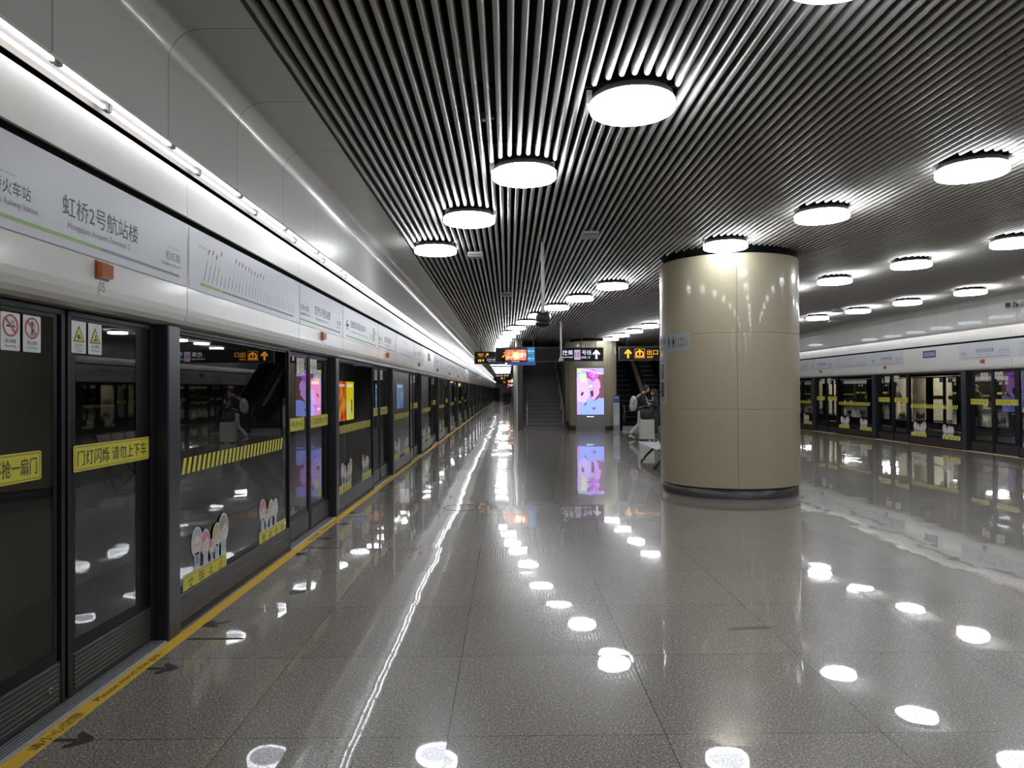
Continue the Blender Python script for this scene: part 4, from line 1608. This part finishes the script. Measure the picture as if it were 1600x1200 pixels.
m = MB(); m.box(.22, .27, .05, 2.07, .375, .41, RUBD); m.build('beam', t)

# ------------------------------------------------------------------ lightboxes on the tunnel wall behind the left glass
def lightbox(y0, y1, z0, z1, m_, words, label, extra=None):
    t = thing('track_lightbox', label, 'lightbox', (-6.3, (y0 + y1) / 2, 0), RL)
    h = (y1 - y0) / 2
    m = MB(); m.box(-h - .04, h + .04, -.10, -.002, z0 - .04, z1 + .04, FRAME); m.build('casing', t)
    m = MB(); m.rect(-h, h, z0, z1, m_, -.103)
    m.build('lit_poster', t)
    m = MB()
    if extra:
        extra(m, h, z0, z1)
    for q in range(words):
        a = -h * .8 + q * 1.6 * h / words
        m.rect(a, a + 1.1 * h / words, z1 - .20, z1 - .10, E_('box_white', (.9, .9, .9), 1.), -.106)
    m.build('lettering', t)


lightbox(22.4, 23.95, .72, 2.05, E_('box_pink', (.85, .12, .22), .9), 4, 'pink lit track poster seen through the second left sliding doors',
         lambda m, h, a, b: (m.disc(-.3, a + .5, .35, E_('box_lilac', (.6, .35, .8), .9), -.105, .5), m.rect(.35, .70, a + .30, a + .36, E_('box_white', (.9, .9, .9), 1.), -.106)))
lightbox(26.3, 27.7, .51, 2.0, picture_mat('box_red', [(.45, .01, .01), (.65, .02, .02), (.75, .25, .02), (.9, .6, .05)], 2.2, 1.), 3, 'red lit track poster with yellow flames behind the left glass')
lightbox(27.75, 29.1, .51, 2.0, E_('box_yellow', (.9, .75, .02), 1.), 4, 'yellow lit track poster next to the red one',
         lambda m, h, a, b: (m.disc(-.2, a + .35, .2, E_('box_pale', (.7, .85, .7), .9), -.105, .35), m.bar((.3, a + .3), (.3, a + .8), .15, INK, -.105)))
lightbox(33.9, 35.1, .85, 2.0, picture_mat('box_blue', [(.05, .16, .35), (.12, .30, .5), (.35, .55, .7)], 2.5, .9), 4, 'slim pale blue lit track poster behind the left glass')
lightbox(40.4, 43.0, .65, 2.05, picture_mat('box_blue2', [(.03, .12, .4), (.08, .25, .6), (.4, .6, .8)], 1.8, .9), 2, 'wide sky blue lit track poster, farthest behind the left glass')

# ------------------------------------------------------------------ floor markings
t = thing('platform_edge_line', 'yellow line with black wording along the left platform edge', 'floor line')
m = MB(); m.box(-2.19, -2.105, YB, YE, .0, .0015, YLINE); m.build('line', t)
for n in range(0, 8):
    c = post_y(n) - .92
    m = MB(); mp = lambda a, b: (-2.12 - b, c + a, .0025)
    m.text('请小心空隙', -.58, -.20, .0, .055, INK, mp=mp)
    m.text('Please mind the gap.', -.06, .62, .0, .05, INK, mp=mp)
    m.build('lettering', t)
t = thing('platform_edge_line', 'pale yellow line along the right platform edge', 'floor line')
m = MB(); m.box(11.60, 11.68, YB, 99, .0, .0015, YLINE); m.build('line', t)


def flat_arrow(L=.20, s=1):
    m = MB()
    z = .0012
    m.poly([(-L / 2, -.012, z), (L * .1, -.014, z), (L * .1, .014, z), (-L / 2, .012, z)], BROWN)
    m.poly([(L / 2, .0, z), (L * .38, .035, z), (.0, .085, z), (-.01, .055, z), (L * .16, .0, z), (-.01, -.055, z), (.0, -.085, z), (L * .38, -.035, z)], BROWN)
    return m.mesh('floor_arrow')


arrow_me = flat_arrow()
mt = MB(); mt.box(-.18, .18, -.012, .012, 0, .0015, BROWN); tape_me = mt.mesh('floor_tape')
for n in range(0, 6):
    c = post_y(n) - 1.0
    wd = ordw(n + 1)
    for me, dx, dy, rz, nm, lb in ((arrow_me, -2.02, -.40, 0, 'floor_arrow', 'brown floor arrow pointing away from the %s left door, nearer side' % wd),
                                   (arrow_me, -2.02, .46, 0, 'floor_arrow', 'brown floor arrow pointing away from the %s left door, farther side' % wd),
                                   (arrow_me, -2.03, 1.27, PI + .5, 'floor_arrow', 'brown slanting floor arrow towards the %s left door, from beyond' % wd),
                                   (arrow_me, -2.03, -1.17, PI - .5, 'floor_arrow', 'brown slanting floor arrow towards the %s left door, from this side' % wd),
                                   (tape_me, -1.91, .96, 0, 'floor_tape', 'brown tape strip across the floor beyond the %s left door' % wd),
                                   (tape_me, -1.91, -.88, 0, 'floor_tape', 'brown tape strip across the floor before the %s left door' % wd)):
        if n == 0 and dy < -.5:
            continue
        place(bpy.data.objects.new(nm, me), None, (dx, c + dy, 0.0), rz, category='floor marking', label=lb, group='queue markings on the floor')
m = MB(); m.box(-.075, .075, -.07, .07, 0, .003, STEEL); m.box(-.055, .055, -.05, .05, .003, .0035, mat('plate_dark', (.10, .10, .10), .3, .8))
m.build('floor_plate', None, (-1.69, 5.79, 0), .05, category='floor plate', label='small square steel plate in the floor near the yellow line')
m = MB(); m.lathe([(.235, .0), (.24, .002), (.255, .002), (.26, .0)], mat('ring_steel', (.12, .12, .12), .3, .8), 32)
m.build('manhole_ring', None, (-.64, 9.94, 0), None, category='floor plate', label='round metal floor hatch ring in the middle of the left aisle')
m = MB(); pts = []
rnd = random.Random(5)
for k in range(16):
    a = 2 * PI * k / 16
    pts.append((.15 * math.cos(a) * (1 + .2 * rnd.random()), .028 * math.sin(a) * (1 + .5 * rnd.random()), .0006))
m.poly(pts, mat('stain_brown', (.10, .08, .06), .35)); m.build('floor_stain', None, (1.62, 4.84, 0), .1, category='stain', label='small brown smear on the floor tiles in front of the pillar')

# ------------------------------------------------------------------ people
def skin_geo(chains, sub=1):
    """chains: lists of (x, y, z, r); nodes at the same place are shared"""
    bm = bmesh.new()
    lay = bm.verts.layers.skin.verify()
    seen = {}

    def vert(p):
        k = tuple(round(c, 4) for c in p[:3])
        if k not in seen:
            v = bm.verts.new(p[:3]); v[lay].radius = (p[3], p[3]); v[lay].use_root = not seen
            seen[k] = v
        return seen[k]
    for ch in chains:
        vs = [vert(p) for p in ch]
        for a, b in zip(vs[:-1], vs[1:]):
            if not bm.edges.get((a, b)):
                bm.edges.new((a, b))
    me = bpy.data.meshes.new('skin'); bm.to_mesh(me); bm.free()
    o = bpy.data.objects.new('skin', me); COL.objects.link(o)
    sm = o.modifiers.new('s', 'SKIN'); sm.use_smooth_shade = True
    ss = o.modifiers.new('u', 'SUBSURF'); ss.levels = sub; ss.render_levels = sub
    dg = bpy.context.evaluated_depsgraph_get()
    ev = bpy.data.meshes.new_from_object(o.evaluated_get(dg))
    vs = [tuple(v.co) for v in ev.vertices]; fs = [tuple(p.vertices) for p in ev.polygons]
    bpy.data.objects.remove(o); bpy.data.meshes.remove(me); bpy.data.meshes.remove(ev)
    return vs, fs


SKIN = mat('skin', (.45, .27, .19), .5)
HAIR = mat('black_hair', (.012, .011, .011), .5)
EYE = mat('eye_dark', (.02, .015, .015), .3)
STAND = dict(pel=(0, 0, .93), wst=(.0, 0, 1.05), che=(.01, 0, 1.28), nek=(.01, 0, 1.47), hd=(.03, 0, 1.62),
             kL=(.02, .10, .50), aL=(-.02, .11, .09), kR=(.02, -.10, .50), aR=(-.02, -.11, .09),
             eL=(-.02, .24, 1.12), hL=(.06, .24, .88), eR=(-.02, -.24, 1.12), hR=(.06, -.24, .88))
PHONE = dict(eL=(.02, .23, 1.13), hL=(.25, .08, 1.20), eR=(.02, -.23, 1.13), hR=(.22, -.10, 1.12), hd=(.08, 0, 1.60))
WALK = dict(kL=(.20, .09, .52), aL=(.30, .09, .09), kR=(-.05, -.09, .48), aR=(-.36, -.09, .15))


def hand(mb, p, d, side, m):
    """palm, thumb and four fingers; p wrist, d forearm direction"""
    p = Vector(p); d = Vector(d).normalized()
    sd = d.cross(Vector((0, 0, 1)))
    sd = sd.normalized() if sd.length > .2 else Vector((0, 1, 0))
    dn = sd.cross(d).normalized() * -1
    mb.tube([p, p + d * .04, p + d * .085], [.024, .036, .034], m, 8)
    for k, L in enumerate((.062, .072, .068, .052)):
        b = p + d * .08 + sd * (.027 - .018 * k)
        mb.tube([b, b + d * L * .5 + dn * .008, b + d * L * .8 + dn * .03], [.009, .008, .006], m, 6)
    b = p + d * .03 + sd * .03 * side
    mb.tube([b, b + d * .03 + sd * .02 * side, b + d * .06 + sd * .022 * side + dn * .01], [.011, .010, .008], m, 6)


def person(label, loc, rotz, pose=(), top=(.02, .02, .022), legs=(.02, .02, .025), shoe=(.5, .5, .5), scale=1., long_hair=False, skirt=None):
    J = dict(STAND)
    for q in pose:
        J.update(q)
    J = {k: Vector(v) for k, v in J.items()}
    t = thing('person', label, 'person', loc, rotz)
    t.scale = (scale,) * 3
    tag = '%d_%d_%d' % tuple(int(c * 255) for c in top)
    TOP = mat('cloth_' + tag, top, .8, noise=.15, nscale=30)
    tag = '%d_%d_%d' % tuple(int(c * 255) for c in legs)
    LEG = mat('cloth_' + tag, legs, .8, noise=.15, nscale=30)
    tag = '%d_%d_%d' % tuple(int(c * 255) for c in shoe)
    SHO = mat('shoe_' + tag, shoe, .6)
    sh = {s: J['che'] + Vector((0, .16 * k, .10)) for s, k in (('L', 1), ('R', -1))}
    hp = {s: J['pel'] + Vector((0, .09 * k, -.03)) for s, k in (('L', 1), ('R', -1))}
    v4 = lambda p, r: (p.x, p.y, p.z, r)
    fut = lambda s: J['a' + s] + Vector((.13, 0, -.055 if J['a' + s].z < .12 else -.10))
    def chains(g, arms=True, legs_=True, body=True, neck=True, cuff=1.):
        c = []
        if body:
            tr = ([] if neck else [v4(J['pel'] + Vector((0, 0, -.11)), .135 + g)]) + [v4(J['pel'], .125 + g), v4(J['wst'], .115 + g), v4(J['che'], .14 + g)]
            if neck:
                tr += [v4(J['nek'], .055), v4(J['nek'].lerp(J['hd'], .5), .05)]
            else:
                tr += [v4(J['che'].lerp(J['nek'], .75), .075 + g * .5)]
            c.append(tr)
        if arms:
            for s in 'LR':
                w = J['e' + s].lerp(J['h' + s], cuff)
                c.append([v4(J['che'], .14 + g), v4(sh[s], .062 + g), v4(J['e' + s], .042 + g), v4(w, max(.028 + g * .8, .026))])
        if legs_:
            for s in 'LR':
                c.append([v4(J['pel'], .125 + g), v4(hp[s], .088 + g), v4(J['k' + s], .058 + g), v4(J['a' + s], max(.038 + g, .03))])
        return c
    # body: one continuous surface with head, face and hands
    b = MB()
    vs, fs = skin_geo(chains(-.028))
    b.add(vs, fs, SKIN, True)
    hd = J['hd']
    b.ball(hd, (.088, .074, .112), SKIN, 16)
    b.ball(hd + Vector((.03, 0, -.055)), (.055, .052, .055), SKIN, 12)
    b.ball(hd + Vector((.092, 0, -.018)), (.016, .012, .022), SKIN, 8)
    for s in (-1, 1):
        b.ball(hd + Vector((.078, .030 * s, .008)), (.010, .012, .008), EYE, 8)
        b.ball(hd + Vector((-.005, .076 * s, -.01)), (.018, .008, .028), SKIN, 8)
    b.ball(hd + Vector((.080, 0, -.060)), (.008, .022, .006), mat('lips', (.35, .12, .10), .5), 8)
    for s, k in (('L', 1), ('R', -1)):
        hand(b, J['h' + s], J['h' + s] - J['e' + s], k, SKIN)
    b.build('body', t)
    b = MB(); vs, fs = skin_geo(chains(.022, legs_=False, neck=False, cuff=.93)); b.add(vs, fs, TOP, True)
    b.lathe([(.07, .0), (.085, .03), (.075, .06)], TOP, 14)
    for i in range(len(b.v) - 42, len(b.v)):
        x_, y_, z_ = b.v[i]; b.v[i] = (x_ + J['nek'].x, y_, z_ + J['nek'].z - .07)
    b.build('jacket', t)
    b = MB()
    if skirt:
        b.lathe([(.15, .98), (.17, .9), (.20, .62), (.22, .35)], LEG, 16)
    else:
        vs, fs = skin_geo([[v4(J['wst'] + Vector((0, 0, -.01)), .125), v4(J['pel'], .145)]] + [[v4(J['pel'], .145), v4(hp[s], .108), v4(J['k' + s], .078), v4(J['a' + s] + Vector((0, 0, .02)), .062)] for s in 'LR'])
        b.add(vs, fs, LEG, True)
    b.build('skirt' if skirt else 'trousers', t)
    for s in 'LR':
        b = MB(); a = J['a' + s]; f = fut(s)
        vs, fs = skin_geo([[v4(a + Vector((-.05, 0, -.045)), .045), v4(a + Vector((.03, 0, -.04)), .046), v4(f, .035), v4(f + Vector((.05, 0, -.004)), .026)]])
        b.add([(x_, y_, max(z_, .004)) for x_, y_, z_ in vs], fs, SHO, True)
        b.build('shoe', t)
    b = MB()
    b.ball(hd + Vector((-.014, 0, .022)), (.094, .086, .108), HAIR, 16)
    b.v = [(min(x_, hd.x + .068 + max(0, (z_ - hd.z - .05)) * .3), y_, z_) if z_ > hd.z - .07 else (min(x_, hd.x + .0), y_, max(z_, hd.z - .085)) for x_, y_, z_ in b.v]
    b.ball(hd + Vector((.05, 0, .085)), (.045, .065, .03), HAIR, 12)
    if long_hair:
        b.tube([hd + Vector((-.05, 0, .03)), hd + Vector((-.08, 0, -.10)), hd + Vector((-.10, 0, -.28))], [.08, .085, .05], HAIR, 12)
    b.build('hair', t)
    return t, J


man, J = person('person in a black jacket and white trousers walking with backpack, looking at a phone', (4.33, 23.5, 0), .0,
                (WALK, PHONE, dict(che=(.06, 0, 1.29), nek=(.10, 0, 1.47), hd=(.19, 0, 1.59))), top=(.012, .012, .014), legs=(.52, .51, .50), shoe=(.55, .55, .55), scale=1.03)
BAG = mat('backpack_cream', (.45, .45, .40), .7, noise=.1, nscale=20)
t = thing('backpack', 'cream backpack worn by the walking person', 'backpack', (4.33, 23.5, 0))
m = MB(); m.ball((-.22, 0, 1.17), (.13, .17, .25), BAG, 18); m.ball((-.28, 0, 1.05), (.09, .14, .14), BAG, 14); m.build('bag_body', t)
for s in (-1, 1):
    m = MB(); m.tube([(-.13, .12 * s, 1.36), (-.02, .13 * s, 1.465), (.12, .14 * s, 1.42), (.20, .16 * s, 1.28), (.10, .17 * s, 1.10), (-.08, .14 * s, 1.02)], .016, BAG, 8); m.build('shoulder_strap', t)
m = MB(); m.ball((-.34, -.04, 1.0), (.04, .04, .06), mat('red_charm', (.45, .08, .07), .6), 10); m.build('red_charm', t)
m = MB(); m.box(-.32, -.28, -.12, .10, 1.18, 1.20, BLACK); m.tube([(-.2, -.16, 1.3), (-.27, -.17, 1.12)], .012, BLACK, 6); m.build('zip', t)
m = MB(); m.rbox(-.006, .006, -.035, .035, 0, .15, mat('phone_white', (.5, .5, .55), .2), .004)
m.build('phone', None, (4.70, 23.42, 1.24), .3, category='phone', label='pale phone held by the walking person with the backpack')
t = thing('suitcase', 'upright cream hard-shell suitcase beside the walking person', 'suitcase', (4.43, 23.0, 0))
SC_ = mat('suitcase_cream', (.50, .52, .46), .35)
m = MB(); m.rbox(-.23, .23, -.13, .13, .045, .66, SC_, .04)
m.build('shell', t)
m = MB()
for k in range(-3, 4):
    m.box(k * .055 - .006, k * .055 + .006, -.134, -.129, .10, .61, mat('suitcase_rib', (.44, .46, .41), .35))
m.build('ribs', t)
for sx in (-.17, .17):
    for sy in (-.08, .08):
        m = MB(); m.tube([(sx - .012, sy, .027), (sx + .012, sy, .027)], .026, BLACK, 10); m.build('wheel', t)
m = MB()
for sx in (.06, .16):
    m.tube([(sx, .05, .66), (sx, .05, 1.0)], .009, STEEL, 6)
m.tube([(.05, .05, 1.0), (.17, .05, 1.0)], .014, BLACK, 6); m.build('telescopic_handle', t)
t = thing('black_holdall', 'soft black bag resting on top of the cream suitcase', 'bag', (4.43, 23.0, .66))
m = MB(); m.ball((-.02, 0, .17), (.22, .14, .19), mat('bag_black', (.018, .018, .02), .6, bump=.5, nscale=15), 16)
se = lambda v, r: math.copysign(abs(v / r) ** .55, v) * r
m.v = [(-.02 + se(x_ + .02, .22) * .86, se(y_, .14), max(.17 + se(z_ - .17, .19) * .88, 0)) for x_, y_, z_ in m.v]; m.build('bag_body', t)
m = MB(); m.tube([(-.12, -.1, .30), (-.05, -.1, .42), (.07, -.1, .42), (.12, -.1, .28)], .012, BLACK, 8); m.build('carry_strap', t)

person('person in dark clothes holding a phone, half hidden by the big pillar', (5.02, 24.4, 0), PI, (PHONE,), top=(.02, .022, .03), legs=(.03, .03, .035), shoe=(.1, .1, .1), scale=.95, long_hair=True)
person('distant person in dark clothes standing in the left aisle', (-.24, 73, 0), -PI / 2, (), top=(.02, .02, .025), legs=(.015, .015, .02), shoe=(.03, .03, .03), scale=.97)
person('distant person in dark clothes just right of the other in the left aisle', (.10, 77, 0), PI / 2, (WALK,), top=(.02, .02, .03), legs=(.02, .02, .03), shoe=(.2, .2, .2))
person('distant person in black beside the far end of the stair wall', (.85, 82, 0), PI, (), top=(.02, .02, .02), legs=(.02, .02, .02), shoe=(.3, .3, .3))
w = MB(); w.box(.62, 1.2, 96, 97, 0, 4.5, mat('end_wall', (.34, .32, .27), .4)); struct('wall_far_pier', w)
w = MB(); w.box(-2.1, -1.3, 118, 118.4, 0, 2.1, FRAME); struct('door_1', w)
# second platform
person('person in black with long stride on the second platform', (19.6, 30.6, 0), PI, (WALK,), top=(.02, .02, .022), legs=(.02, .02, .02), shoe=(.4, .4, .4))
person('person in a beige jacket on the second platform', (17.6, 34.8, 0), PI, (PHONE,), top=(.42, .33, .20), legs=(.03, .03, .04), shoe=(.3, .3, .3))
person('person in a long beige skirt on the second platform', (17.6, 32.6, 0), -PI / 2, (), top=(.03, .03, .03), legs=(.42, .36, .26), shoe=(.3, .3, .3), long_hair=True, skirt=True)
person('person in dark coat behind the middle right screens', (17.7, 27.6, 0), 0, (), top=(.02, .02, .02), legs=(.02, .02, .02), shoe=(.1, .1, .1))
person('person in dark coat behind the nearest right sliding door', (17.4, 26.6, 0), PI, (PHONE,), top=(.025, .02, .02), legs=(.02, .02, .02), shoe=(.1, .1, .1))
person('person in dark clothes at the right edge of the picture', (17.3, 24.6, 0), PI, (), top=(.02, .02, .02), legs=(.03, .03, .03), shoe=(.1, .1, .1))
t = thing('grey_suitcase', 'grey suitcase standing by the person in the beige skirt', 'suitcase', (17.1, 32.4, 0))
m = MB(); m.rbox(-.22, .22, -.13, .13, .04, .62, mat('suitcase_grey', (.12, .12, .125), .4), .04); m.build('shell', t)
m = MB(); m.tube([(.0, 0, .62), (.0, 0, .98)], .012, STEEL, 6); m.build('handle', t)
for sx in (-.17, .17):
    m = MB(); m.tube([(sx - .012, 0, .025), (sx + .012, 0, .025)], .025, BLACK, 8); m.build('wheel', t)

# bench seats on the far platform are not visible; smooth shading on the soffits only where curved
for o in COL.objects:
    if o.name.startswith('wall_left') or o.name.startswith('wall_right'):
        for p in o.data.polygons:
            p.use_smooth = abs(p.normal.z) > .05 and abs(p.normal.x) > .05

for o in COL.objects:
    if o.parent is None and o.get('label') and len(o['label'].split()) > 16:
        print('LONG', o['label'])
